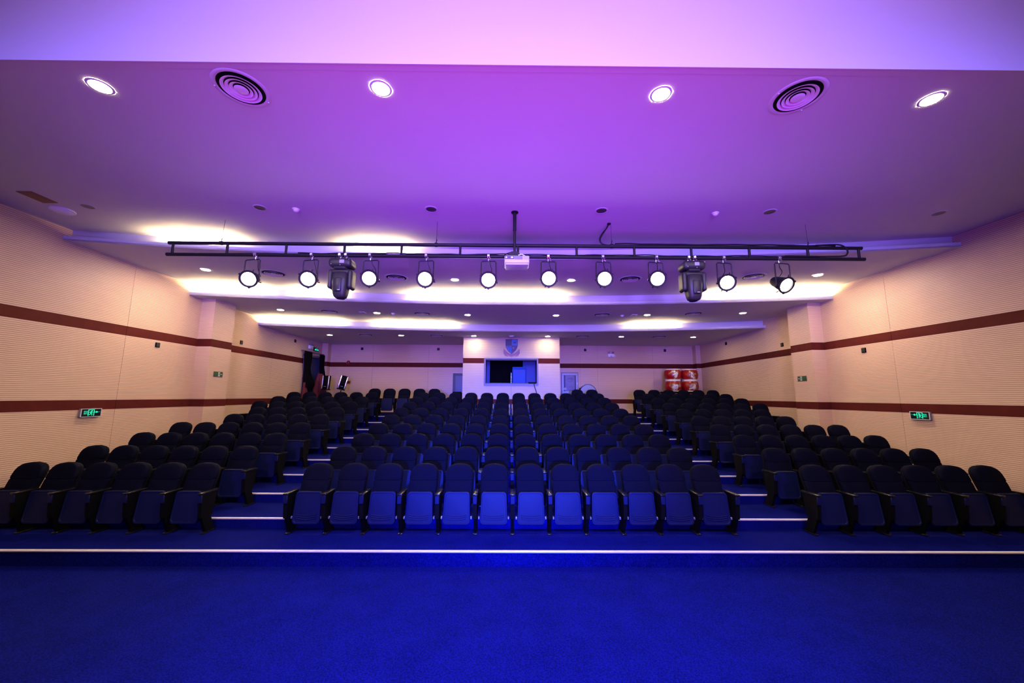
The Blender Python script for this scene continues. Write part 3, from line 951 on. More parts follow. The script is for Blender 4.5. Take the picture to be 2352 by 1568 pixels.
MB().rbox(-0.040, 0.088, -0.154, -0.147, -0.066, -0.010, 0.003, 1).build('cover_plate', M['alu'], t)
for k in range(4):
    MB().box(0.105 + 0.021 * k, 0.117 + 0.021 * k, -0.153, -0.147, -0.064, -0.012).build('vent_slot', M['grey'], t)
MB().rbox(-0.18, 0.18, -0.14, 0.14, -0.150, -0.12, 0.012, 2).build('lid', M['projector'], t)
MB().tube([(0.02, 0.152, -0.06), (0.02, 0.165, -0.06)], 0.04, 20).build('lens', M['greylens'], t)

# ------------------------------------------------------------------ signs and boxes on the walls
def frame_mx(origin, xdir, normal):
    """local x along xdir, local y along up, local z out of the wall"""
    xd = Vector(xdir).normalized(); nz = Vector(normal).normalized()
    up = Vector((0, 0, 1))
    return Matrix(((xd.x, up.x, nz.x, origin[0]), (xd.y, up.y, nz.y, origin[1]), (xd.z, up.z, nz.z, origin[2]), (0, 0, 0, 1)))


def man(mb, s, z0, z1, flip=1, ox=0.0, oy=0.0):
    """running figure, local x-y plane, height about 1*s"""
    def bar(p, q, wd):
        p = Vector((ox + p[0] * s * flip, oy + p[1] * s)); q = Vector((ox + q[0] * s * flip, oy + q[1] * s))
        d = (q - p).normalized(); n = Vector((-d.y, d.x)) * wd * s / 2
        mb.prism([tuple(p + n), tuple(p - n), tuple(q - n), tuple(q + n)], 2, z0, z1)
    mb.lathe([(0.10 * s, z0), (0.10 * s, z1)], 10, Matrix.Translation((ox + 0.10 * s * flip, oy + 0.40 * s, 0)))
    bar((0.05, 0.30), (-0.05, -0.02), 0.17)
    bar((0.05, 0.26), (-0.22, 0.20), 0.07); bar((-0.22, 0.20), (-0.28, 0.05), 0.07)
    bar((0.05, 0.24), (0.22, 0.10), 0.07); bar((0.22, 0.10), (0.34, 0.16), 0.07)
    bar((-0.05, 0.0), (0.16, -0.16), 0.09); bar((0.16, -0.16), (0.12, -0.42), 0.08)
    bar((-0.05, 0.0), (-0.14, -0.24), 0.09); bar((-0.14, -0.24), (-0.36, -0.26), 0.08)


def arrow(mb, x, y, s, z0, z1, flip=1):
    mb.prism([(x - 0.5 * s * flip, y - 0.08 * s), (x, y - 0.08 * s), (x, y + 0.08 * s), (x - 0.5 * s * flip, y + 0.08 * s)], 2, z0, z1)
    mb.prism([(x - 0.08 * s * flip, y - 0.3 * s), (x + 0.42 * s * flip, y), (x - 0.08 * s * flip, y + 0.3 * s)], 2, z0, z1)


def exit_sign(origin, xdir, normal, flip, label):
    """lit exit sign; flip = 1 puts the arrow on the local right"""
    mx = frame_mx(origin, xdir, normal)
    t = thing('exit_sign', label, 'exit sign', origin, 'lit exit signs')
    t.rotation_euler = mx.to_euler()
    W_, H_ = 0.178, 0.078
    MB().rbox(-W_, W_, -H_, H_, 0.0, 0.042, 0.006, 2).build('housing', M['grey'], t)
    fr = MB()
    for q in ((-W_, W_, H_ - 0.008, H_), (-W_, W_, -H_, -H_ + 0.008), (-W_, -W_ + 0.008, -H_, H_), (W_ - 0.008, W_, -H_, H_)):
        fr.box(q[0], q[1], q[2], q[3], 0.040, 0.052)
    fr.build('frame', M['white'], t)
    MB().box(-W_ + 0.008, W_ - 0.008, -H_ + 0.008, H_ - 0.008, 0.0405, 0.044).build('face', M['signblack'], t)
    g = MB()
    z0, z1 = 0.0445, 0.0465
    for q in ((-0.055, -0.043, -0.055, 0.060), (0.043, 0.055, -0.055, 0.060), (-0.055, 0.055, 0.050, 0.060)):
        g.box(q[0] + 0.0 * flip, q[1] + 0.0 * flip, q[2], q[3], z0, z1)
    man(g, 0.105, z0, z1, flip, 0.0, -0.006)
    g.build('running_man', M['green'], t)
    a = MB(); arrow(a, 0.092 * flip, 0.012, 0.072, z0, z1, flip); a.build('arrow', M['green'], t)
    textmesh('\u5b89\u5168\n\u51fa\u53e3', 0.034, 'lettering', M['green'], t, Matrix.Translation((-0.093 * flip, 0.004, z0)))
    textmesh('EXIT', 0.020, 'lettering', M['greendim'], t, Matrix.Translation((0.140 * flip, 0.012, z0)))
    return t


exit_sign((lx(7.456) + 0.002, 7.456, 1.667), (SL, 1, 0), (1, -SL, 0), 1, 'lit green exit sign under the lower band of the left wall, arrow right')
exit_sign((rx(7.636) - 0.002, 7.636, 1.676), (-SR, -1, 0), (-1, -SR, 0), -1, 'lit green exit sign under the lower band of the right wall, arrow left')


def glow_sign(origin, xdir, normal, flip, label):
    mx = frame_mx(origin, xdir, normal)
    t = thing('escape_sign', label, 'exit sign', origin, 'dark green escape plates')
    t.rotation_euler = mx.to_euler()
    MB().rbox(-0.158, 0.158, -0.068, 0.068, 0.0, 0.008, 0.003, 1).build('plate', M['signgreen'], t)
    bd = MB()
    for q in ((-0.152, 0.152, 0.055, 0.062), (-0.152, 0.152, -0.062, -0.055), (-0.152, -0.145, -0.062, 0.062), (0.145, 0.152, -0.062, 0.062)):
        bd.box(q[0], q[1], q[2], q[3], 0.0075, 0.0088)
    bd.build('border', M['brownpanel'], t)
    c = 0.028 * flip
    MB().box(c - 0.032, c + 0.032, -0.052, 0.052, 0.0078, 0.0095).build('door_field', M['signpale'], t)
    m_ = MB(); man(m_, 0.09, 0.0095, 0.0105, flip, c, -0.004); m_.build('running_man', M['signgreen'], t)
    a = MB(); arrow(a, 0.108 * flip, 0.0, 0.062, 0.0078, 0.0098, flip); a.build('arrow', M['signpale'], t)
    textmesh('\u5b89\u5168\u51fa\u53e3', 0.030, 'lettering', M['signmid'], t, Matrix.Translation((-0.082 * flip, 0.016, 0.009)))
    textmesh('EXIT', 0.026, 'lettering', M['signmid'], t, Matrix.Translation((-0.082 * flip, -0.022, 0.009)))


glow_sign((XPL + 0.001, 10.06, 2.549), (0, 1, 0), (1, 0, 0), 1, 'dark green running man plate on the left pilaster, arrow right')
glow_sign((XPR - 0.001, 10.13, 2.519), (0, -1, 0), (-1, 0, 0), -1, 'dark green running man plate on the right pilaster, arrow left')


def wall_box(origin, xdir, normal, label, group):
    t = thing('wall_box', label, 'wall box', origin, group)
    t.rotation_euler = frame_mx(origin, xdir, normal).to_euler()
    MB().rbox(-0.052, 0.052, -0.055, 0.055, 0.0, 0.022, 0.006, 2).build('box_body', M['black'], t)
    MB().rbox(-0.038, 0.038, -0.040, 0.040, 0.021, 0.026, 0.003, 1).build('cover', M['darkgrey'], t)


wall_box((lx(8.64), 8.64, 3.132), (SL, 1, 0), (1, -SL, 0), 'small black box on the left wall, just below the upper band', 'black wall boxes')
wall_box((XL2, 11.305, 3.567), (0, 1, 0), (1, 0, 0), 'small black box above the band behind the left pilaster', 'black wall boxes')
wall_box((XL2, 14.129, 4.02), (0, 1, 0), (1, 0, 0), 'small black box on the left wall near the curtained door', 'black wall boxes')
wall_box((rx(8.654), 8.654, 3.106), (-SR, -1, 0), (-1, -SR, 0), 'small black box on the right wall, just below the upper band', 'black wall boxes')
wall_box((XR2, 11.288, 3.588), (0, -1, 0), (-1, 0, 0), 'small black box above the band behind the right pilaster', 'black wall boxes')
wall_box((XR2, 14.221, 4.03), (0, -1, 0), (-1, 0, 0), 'small black box on the right wall, nearest the back corner', 'black wall boxes')
for x, lab in ((-6.419, 'above the red bell'), (-3.10, 'nearest the booth on its left'), (3.317, 'nearest the booth on its right'), (6.814, 'above the red drums')):
    wall_box((x, YB, 4.03), (1, 0, 0), (0, -1, 0), 'small black box high on the back wall, ' + lab, 'black wall boxes')

# ------------------------------------------------------------------ booth window, crest, inside of the booth
CX, CZ = (WX0 + WX1) / 2, (WZ0 + WZ1) / 2
wroot = MB()
for q in ((WX0, WX1, WZ1 - 0.055, WZ1), (WX0, WX1, WZ0, WZ0 + 0.08), (WX0, WX0 + 0.065, WZ0 + 0.08, WZ1 - 0.055), (WX1 - 0.055, WX1, WZ0 + 0.08, WZ1 - 0.055)):
    wroot.box(q[0], q[1], YF - 0.03, YF + 0.16, q[2], q[3])
win = struct(wroot.build('window_1', M['alu']))
MB().box(WX0 + 0.05, WX1 - 0.04, YF + 0.10, YF + 0.14, WZ0 + 0.08, WZ0 + 0.11).build('track', M['purplegrey'], win)
MB().box(WX0 + 0.05, WX1 - 0.04, YF + 0.10, YF + 0.14, WZ1 - 0.085, WZ1 - 0.05).build('track', M['purplegrey'], win)
struct(MB().box(BX0 + 0.1, BX1 - 0.1, YB - 0.25, YB - 0.2, 1.0, Z4).build('wall_booth_inner_back', M['bluelitwall']))
struct(MB().box(BX0 + 0.1, BX0 + 0.14, YF + 0.15, YB - 0.25, 1.0, Z4).build('wall_booth_inner_left', M['bluelitwall']))
struct(MB().box(BX1 - 0.14, BX1 - 0.1, YF + 0.15, YB - 0.25, 1.0, Z4).build('wall_booth_inner_right', M['bluelitwall']))
t = thing('booth_curtain', 'black hanging cloth filling the back of the booth window', 'curtain', (-0.10, 15.7, 1.314))
cv = MB(); n = 60
vs = []
for i in range(n + 1):
    x = -0.70 + 1.36 * i / n
    y = 0.02 * math.sin(i * 1.3)
    vs += [(x, y, 0.0), (x, y, 2.42), (x, y + 0.01, 2.42), (x, y + 0.01, 0.0)]
fs = []
for i in range(n):
    for k in range(4):
        fs.append((i * 4 + k, i * 4 + (k + 1) % 4, (i + 1) * 4 + (k + 1) % 4, (i + 1) * 4 + k))
fs += [(0, 1, 2, 3), (4 * n + 3, 4 * n + 2, 4 * n + 1, 4 * n)]
cv.add(vs, fs, True); cv.build('drape', M['blackcloth'], t)
MB().tube([(-0.78, 0.005, 2.43), (0.74, 0.005, 2.43)], 0.012, 8).build('rail', M['steel'], t)
t = thing('equipment_cabinet', 'blue-lit cabinet standing inside the booth window', 'cabinet', (0.39, 15.05, BACKZ))
MB().rbox(-0.27, 0.27, -0.25, 0.25, 0.0, 1.78, 0.012, 2).build('body', M['bluelitcase'], t)
MB().rbox(-0.235, 0.235, -0.262, -0.248, 0.06, 1.72, 0.006, 1).build('door', M['bluelitcase'], t)
MB().rbox(-0.265, 0.275, -0.255, 0.25, 1.78, 1.83, 0.012, 2).build('lid', M['bluelitcase'], t)
for dz in (0.5, 1.32):
    MB().box(-0.20, 0.20, -0.264, -0.261, dz, dz + 0.006).build('seam', M['ink'], t)
MB().rbox(-0.02, 0.05, -0.27, -0.26, 1.64, 1.66, 0.003, 1).build('latch', M['ink'], t)
t = thing('reflection_bar', 'thin pale upright reflection left of the blue-lit cabinet in the booth', 'glint', (0.075, 15.2, BACKZ))  # added bar standing in for a whitish reflection beside the cabinet
MB().tube([(0, 0, 0), (0, 0, 1.62)], 0.020, 12).build('tube', M['chrome'], t)
MB().lathe([(0.035, 0), (0.035, 0.015), (0.02, 0.02)], 16).build('foot', M['steel'], t)
t = thing('mixing_desk', 'small black audio desk on the booth window sill', 'audio equipment', (0.87, YF + 0.14, WZ0 + 0.08))
MB().prism([(-0.08, 0.0), (0.07, 0.0), (0.07, 0.075), (-0.08, 0.055)], 0, -0.145, 0.135).build('case', M['black'], t)
for k in range(6):
    MB().rbox(-0.12 + 0.044 * k, -0.105 + 0.044 * k, -0.02, 0.0, 0.06, 0.078, 0.003, 1).build('fader', M['grey'], t)
t = thing('booth_cable', 'black cable hanging from the booth window down the booth front', 'cable', (0.93, YF - 0.04, WZ0))
MB().tube(smooth([(0, 0.075, 0.10), (0, 0.0, 0.09), (0.01, -0.005, 0.0), (0.05, -0.005, -0.13), (0.09, -0.005, -0.27), (0.11, -0.005, -0.42), (0.115, -0.005, -0.75)]), 0.014, 8).build('cable', M['steel'], t)
MB().rbox(-0.02, 0.02, 0.06, 0.09, 0.085, 0.11, 0.005, 1).build('plug', M['steel'], t)

# crest on the booth
t = thing('crest', 'blue quartered shield crest with a ribbon above the booth window', 'emblem', (0.085, YF, 3.88))
def shield(hw, top, bot, n=10):
    pts = [(-hw, top), (hw, top)]
    for i in range(1, n + 1):
        u = i / n
        pts.append((hw * (1 - u ** 2.4), top * 0.35 + (bot - top * 0.35) * u ** 1.0))
    for i in range(n - 1, 0, -1):
        u = i / n
        pts.append((-hw * (1 - u ** 2.4), top * 0.35 + (bot - top * 0.35) * u))
    return pts
MB().prism(shield(0.232, 0.28, -0.285), 1, -0.02, -0.002).build('shield', M['crestrim'], t)
def clip(poly, axis, sign, v):
    out = []
    for i in range(len(poly)):
        a, b_ = poly[i], poly[(i + 1) % len(poly)]
        ia, ib = sign * (a[axis] - v) >= 0, sign * (b_[axis] - v) >= 0
        if ia: out.append(a)
        if ia != ib:
            u = (v - a[axis]) / (b_[axis] - a[axis])
            out.append((a[0] + u * (b_[0] - a[0]), a[1] + u * (b_[1] - a[1])))
    return out
sh = shield(0.215, 0.262, -0.262)
for sx, sz, mname, nm in ((-1, 1, 'crestdark', 'quarter'), (1, 1, 'crestblue', 'quarter'), (-1, -1, 'crestblue', 'quarter'), (1, -1, 'crestviolet', 'quarter')):
    q = clip(clip(sh, 0, sx, 0.006 * sx), 1, sz, 0.03 + 0.006 * sz)
    MB().prism(q, 1, -0.026, -0.019).build(nm, M[mname], t)
b = MB()
b.lathe([(0.055, -0.032), (0.055, -0.026)], 20, Matrix.Translation((0.115, 0, 0.145)) @ Matrix.Scale(0.6, 4, (0, 0, 1)) @ Matrix.Rotation(PI / 2, 4, 'X') @ Matrix.Scale(-1, 4, (0, 0, 1)))
b.build('charge', M['ink'], t)
b = MB()
for k in range(4):
    a = PI / 2 * k
    b.lathe([(0.016, -0.032), (0.016, -0.026)], 10, Matrix.Translation((0.07 + 0.016 * math.cos(a), 0, -0.055 + 0.018 * math.sin(a))) @ Matrix.Rotation(PI / 2, 4, 'X') @ Matrix.Scale(-1, 4, (0, 0, 1)))
b.build('flower', M['ribbon'], t)
for (x, z) in ((-0.11, -0.01), (-0.05, -0.04), (-0.06, -0.13)):
    MB().box(x - 0.02, x + 0.02, -0.031, -0.026, z - 0.015, z + 0.015).build('charge', M['crestrim'], t)
for (x, z, w_) in ((-0.13, 0.19, 0.06), (-0.11, 0.13, 0.07), (-0.17, 0.08, 0.03)):
    MB().box(x - w_, x + w_, -0.031, -0.026, z - 0.01, z + 0.012).build('charge', M['crestviolet'], t)
rb = MB(); n = 16
vs = []; fs = []
for i in range(n + 1):
    u = -1 + 2 * i / n
    x = 0.30 * u; z = -0.325 + 0.20 * u * u
    vs += [(x, -0.016 - 0.01 * abs(u), z - 0.05), (x, -0.016 - 0.01 * abs(u), z + 0.045), (x, -0.002, z + 0.045), (x, -0.002, z - 0.05)]
for i in range(n):
    for k in range(4):
        fs.append((i * 4 + k, i * 4 + (k + 1) % 4, (i + 1) * 4 + (k + 1) % 4, (i + 1) * 4 + k))
fs += [(0, 1, 2, 3), (4 * n + 3, 4 * n + 2, 4 * n + 1, 4 * n)]
rb.add(vs, fs); rb.build('ribbon', M['ribbon'], t)
for s in (-1, 1):
    MB().prism([(s * 0.30, -0.12), (s * 0.20, -0.30), (s * 0.12, -0.38), (s * 0.24, -0.36), (s * 0.31, -0.26)], 1, -0.010, -0.002).build('ribbon_tail', M['ribbon'], t)

# ------------------------------------------------------------------ back left corner: curtained door, lamps, loudspeakers
dr = struct(MB().box(XL2 - 0.55, XL2 - 0.50, DY0 - 0.3, DY1 + 0.3, BACKZ, DZ1 + 0.1).build('door_1', M['paneGrey']))
fr = MB()
for q in ((DY0 - 0.05, DY0 + 0.02, BACKZ, DZ1), (DY1 - 0.02, DY1 + 0.05, BACKZ, DZ1), (DY0 - 0.05, DY1 + 0.05, DZ1 - 0.08, DZ1)):
    fr.box(XL2 - 0.12, XL2 + 0.02, q[0], q[1], q[2], q[3])
fr.build('door_frame', M['alu'], dr)
lf = MB(); lf.rbox(XL2 - 0.10, XL2 - 0.06, DY0 + 0.45, DY1 - 0.02, BACKZ, DZ1 - 0.08, 0.004, 1)
lf.build('door_leaf', M['doorleaf'], dr)
MB().rbox(XL2 - 0.06, XL2 - 0.02, DY0 + 0.52, DY0 + 0.56, BACKZ + 0.95, BACKZ + 1.15, 0.006, 1).build('door_handle', M['chrome'], dr)
struct(MB().box(XL2 - 0.6, XL2 + 0.02, DY0 - 0.3, DY1 + 0.3, BACKZ - 0.05, BACKZ).build('floor', M['carpet']))

t = thing('curtain_rail', 'thin metal curtain rail over the door in the left wall', 'curtain rail', (XL2 + 0.10, 15.5, 3.725))
MB().tube([(0, -0.95, 0), (0, 0.98, 0)], 0.014, 10).build('rail', M['alu'], t)
for dy in (-0.9, 0.0, 0.93):
    MB().rbox(-0.10, 0.012, dy - 0.012, dy + 0.012, -0.012, 0.012, 0.003, 1).build('bracket', M['alu'], t)


def drape(name, y0, y1, zt, zb, prof, material, parent, x0=XL2 + 0.10, folds=9, amp=0.035, rng=40):
    """hanging cloth; prof(v) -> (centre shift, width factor, bulge) for v from 0 (top) to 1 (bottom)"""
    vs = []; fs = []
    m = 26
    cy, hw = (y0 + y1) / 2, (y1 - y0) / 2
    for th in (0, 1):
        for j in range(m + 1):
            v = j / m
            sh_, wf, bl = prof(v)
            for i in range(rng + 1):
                u = -1 + 2 * i / rng
                y = cy + sh_ + hw * wf * u
                x = x0 + bl * (1 - u * u) + amp * (0.5 + 0.5 * math.sin(folds * PI * u + 0.7 * math.sin(3 * v))) + 0.012 * th
                vs.append((x - parent.location.x, y - parent.location.y, zt + (zb - zt) * v - parent.location.z))
    k = (m + 1) * (rng + 1)
    for th in (0, 1):
        for j in range(m):
            for i in range(rng):
                a = th * k + j * (rng + 1) + i
                fs.append((a, a + 1, a + rng + 2, a + rng + 1))
    for j in range(m):
        for i in (0, rng):
            a = j * (rng + 1) + i
            fs.append((a, a + rng + 1, a + rng + 1 + k, a + k))
    for i in range(rng):
        for j in (0, m):
            a = j * (rng + 1) + i
            fs.append((a, a + 1, a + 1 + k, a + k))
    return MB().add(vs, fs, True).build(name, material, parent)


def knot_left(v):
    wf = 0.94 - 0.22 * math.exp(-((v - 0.45) / 0.16) ** 2) + 0.22 * math.exp(-((v - 0.85) / 0.16) ** 2)
    return (0.16 * min(1.0, max(0.0, (v - 0.4) / 0.4)), wf, 0.20 * math.exp(-((v - 0.82) / 0.18) ** 2))


def knot_right(v):
    wf = 1.0 - 0.22 * math.exp(-((v - 0.85) / 0.3) ** 2)
    return (0.03 * v, wf, 0.08 * math.exp(-((v - 0.7) / 0.2) ** 2))


cl = thing('door_curtain', 'black gathered curtain on the left side of the left door', 'curtain', (XL2 + 0.10, 14.92, 1.32), 'door curtains')
drape('drape', 14.63, 15.20, 3.71, 2.20, knot_left, M['blackcloth'], cl)
drape('lining', 14.64, 15.05, 2.50, 1.36, lambda v: (0.02, 0.7 + 0.3 * v, 0.05), M['crimson'], cl, folds=5)
MB().tube([(0.0, -0.24, 1.36), (0.06, 0.0, 1.33), (0.0, 0.24, 1.36)], 0.018, 8).build('tie_band', M['blackcloth'], cl)
cr = thing('door_curtain', 'black curtain with crimson lining on the right side of the left door', 'curtain', (XL2 + 0.10, 16.10, 1.32), 'door curtains')
drape('drape', 15.84, 16.44, 3.70, 2.45, knot_right, M['blackcloth'], cr)
drape('lining', 15.38, 16.35, 2.90, 1.34, lambda v: (0.02 * v, 0.40 + 0.60 * min(1, 2.6 * v), 0.18 * math.sin(PI * min(1, v * 1.1))), M['crimson'], cr, folds=5, x0=XL2 + 0.16)
MB().tube([(0.05, -0.25, 1.25), (0.20, 0.02, 1.20), (0.05, 0.24, 1.25)], 0.022, 8).build('tie_band', M['blackcloth'], cr)


def twin_lamp(origin, xdir, normal, label, small):
    t = thing('emergency_light', label, 'emergency light', origin, 'emergency lights')
    t.rotation_euler = frame_mx(origin, xdir, normal).to_euler()
    MB().rbox(-0.135, 0.135, -0.075, 0.065, 0.0, 0.07, 0.012, 2).build('battery_box', M['white'], t)
    MB().rbox(-0.02, 0.03, -0.055, -0.03, 0.068, 0.074, 0.003, 1).build('indicator_panel', M['ink'], t)
    for s in (-1, 1):
        h = MB()
        h.lathe([(0.018, 0.0), (0.050, 0.03), (0.052, 0.055), (0.046, 0.058), (0.0, 0.05)], 18, Matrix.Translation((s * 0.075, 0.115, 0.03)) @ Matrix.Rotation(s * 0.35, 4, 'Y'))
        h.tube([(s * 0.07, 0.06, 0.03), (s * 0.075, 0.10, 0.03)], 0.012, 8)
        h.build('lamp_head', M['grey'], t)
    return t


twin_lamp((4.43, YB, 3.80), (1, 0, 0), (0, -1, 0), 'white twin-headed emergency light on the back wall, right of the booth', True)
MB_sock = thing('wall_socket', 'small pale socket beside the emergency light on the back wall', 'socket', (4.60, YB, 3.775))
MB().rbox(-0.035, 0.035, -0.02, 0.0, -0.045, 0.045, 0.005, 2).build('plate', M['white'], MB_sock)
MB().rbox(-0.015, 0.015, -0.024, -0.018, -0.02, 0.02, 0.003, 1).build('insert', M['grey'], MB_sock)
twin_lamp((XL2, 15.22, 3.925), (0, 1, 0), (1, 0, 0), 'white twin-headed emergency light above the curtained left door', True)
t = thing('door_exit_sign', 'dark exit sign glowing green above the curtained left door', 'exit sign', (XL2, 15.655, 3.875))
t.rotation_euler = frame_mx((0, 0, 0), (0, 1, 0), (1, 0, 0)).to_euler()
MB().rbox(-0.175, 0.175, -0.075, 0.075, 0.0, 0.05, 0.008, 2).build('housing', M['signblack'], t)
g = MB(); man(g, 0.12, 0.051, 0.054, 1, 0.0, 0.0)
g.build('running_man', M['green'], t)
g = MB(); g.box(-0.14, -0.06, -0.035, 0.02, 0.051, 0.053); g.box(0.07, 0.14, -0.035, 0.02, 0.051, 0.053)
g.build('lettering_block', M['green'], t)

t = thing('alarm_bell', 'small red fire bell on the dark band of the back wall', 'alarm', (-6.966, YB, 3.44))
MB().lathe([(0.0, 0.085), (0.035, 0.08), (0.062, 0.06), (0.070, 0.03), (0.070, 0.02), (0.035, 0.015), (0.035, 0.0)], 24, Matrix.Rotation(PI / 2, 4, 'X')).build('gong', M['darkred'], t)
MB().rbox(-0.10, 0.03, -0.03, 0.0, -0.09, -0.01, 0.008, 2).build('base_box', M['darkred'], t)
t = thing('call_point', 'small red fire box on the back wall behind the tilted loudspeaker', 'alarm', (-6.90, YB, 2.575))
MB().rbox(-0.075, 0.065, -0.05, 0.0, -0.055, 0.06, 0.008, 2).build('box_body', M['darkred'], t)
MB().rbox(-0.035, 0.03, -0.054, -0.046, -0.025, 0.03, 0.003, 1).build('window', M['signblack'], t)


def loudspeaker(x, y, z, tilt, yaw, label, slabel):
    s = thing('speaker_stand', slabel, 'stand', (x, y, BACKZ), 'speaker stands')
    MB().tube([(0, 0.02, 0.25), (0, 0.02, z - BACKZ - 0.045)], 0.022, 10).build('pole', M['steel'], s)
    for k in range(3):
        a = 0.5 + 2 * PI * k / 3
        MB().tube([(0, 0.02, 0.55), (0.42 * math.cos(a), 0.02 + 0.42 * math.sin(a) * 0.8, 0.012)], 0.012, 8).build('leg', M['steel'], s)
    MB().lathe([(0.035, 0.52), (0.035, 0.60)], 12, Matrix.Translation((0, 0.02, 0))).build('collar', M['steel'], s)
    t = thing('loudspeaker', label, 'loudspeaker', (x, y, z), 'loudspeakers')
    t.rotation_euler = (0, tilt, yaw)
    W_, H_ = 0.145, 0.535
    MB().prism([(-W_, -0.09), (W_, -0.09), (W_ + 0.0, 0.0), (W_ - 0.05, 0.13), (-W_ + 0.05, 0.13), (-W_, 0.0)], 2, 0.0, H_).build('cabinet', M['black'], t)
    MB().rbox(-W_ + 0.055, W_ - 0.055, -0.105, -0.088, 0.012, H_ - 0.012, 0.006, 2).build('grille', M['black'], t)
    for sx in (-1, 1):
        MB().rbox(sx * (W_ - 0.027) - 0.023, sx * (W_ - 0.027) + 0.023, -0.112, -0.085, 0.006, H_ - 0.006, 0.010, 2).build('trim_strip', M['chrome'], t)
    MB().rbox(-0.05, 0.04, -0.108, -0.104, 0.10, 0.108, 0.001, 1).build('badge', M['white'], t)
    MB().rbox(-W_ - 0.004, W_ + 0.004, -0.10, 0.10, -0.03, 0.004, 0.008, 2).build('base_cap', M['black'], t)


loudspeaker(-7.27, 15.25, 2.255, 0.05, 0.0, 'upright black loudspeaker with two silver strips, beside the left door', 'black tripod stand under the upright loudspeaker by the door')
loudspeaker(-6.70, 15.30, 2.265, 0.22, 0.5, 'tilted black loudspeaker with silver strips, next to the upright one', 'black tripod stand under the tilted loudspeaker')

# ------------------------------------------------------------------ back wall: cabinets and drums
t = thing('wall_cabinet', 'dark framed glass cabinet on the back wall left of the booth', 'cabinet', (-2.08, YB, 1.34))
MB().rbox(-0.345, 0.345, -0.07, 0.0, 0.0, 1.635, 0.006, 1).build('frame', M['purplegrey'], t)
MB().box(-0.235, 0.235, -0.078, -0.069, 0.75, 1.53).build('pane', M['paneGrey'], t)
MB().box(-0.235, 0.235, -0.078, -0.069, 0.10, 0.62).build('lower_panel', M['paneGrey'], t)
t = thing('monitor_wedge', 'small black wedge box behind the last row left of the booth', 'loudspeaker', (-1.99, 14.75, BACKZ))
MB().prism([(-0.2, 0.0), (0.2, 0.0), (0.2, 0.78), (-0.12, 0.86), (-0.2, 0.80)], 0, -0.16, 0.16).build('case', M['black'], t)
MB().box(-0.13, 0.13, -0.212, -0.199, 0.08, 0.74).build('grille', M['darkgrey'], t)

t = thing('hydrant_cabinet', 'white framed fire hose cabinet with lettered glass, right of the booth', 'fire cabinet', (2.615, YB, 1.95))
fb = MB()
for q in ((-0.345, 0.345, 0.97, 1.06), (-0.345, 0.345, -0.45, 0.29), (-0.345, -0.262, 0.29, 0.97), (0.262, 0.345, 0.29, 0.97)):
    fb.rbox(q[0], q[1], -0.06, 0.0, q[2], q[3], 0.008, 1)
fb.build('door_frame', M['projector'], t)
MB().rbox(-0.37, 0.37, -0.03, 0.0, -0.48, 1.09, 0.006, 1).build('outer_frame', M['alu'], t)
MB().box(-0.262, 0.262, -0.045, -0.033, 0.29, 0.97).build('glass', M['cabpane'], t)
MB().box(-0.262, -0.195, -0.047, -0.043, 0.29, 0.97).build('side_strip', M['ink'], t)
MB().box(0.205, 0.262, -0.047, -0.043, 0.29, 0.97).build('side_strip', M['ink'], t)
mxs = Matrix(((1, 0, 0, 0), (0, 0, -1, -0.046), (0, 1, 0, 0), (0, 0, 0, 1)))
textmesh('\u6d88\u706b\u6813', 0.085, 'lettering', M['ink'], t, Matrix.Translation((0.0, 0, 0.82)) @ mxs)
textmesh('FIRE HYDRANT', 0.032, 'lettering', M['ink'], t, Matrix.Translation((0.0, 0, 0.70)) @ mxs)
textmesh('\u706b\u8b66119', 0.062, 'lettering', M['redink'], t, Matrix.Translation((-0.01, 0, 0.475)) @ mxs)
ho = MB()
ho.lathe([(0.045, 0.0), (0.045, 0.018), (0.028, 0.018), (0.028, 0.0)], 20, Matrix.Translation((-0.21, -0.044, 0.385)) @ Matrix.Rotation(PI / 2, 4, 'X'), True, False)
ho.build('hose_coupling', M['white'], t)
MB().rbox(0.30, 0.325, -0.075, -0.055, 0.55, 0.66, 0.004, 1).build('handle', M['chrome'], t)


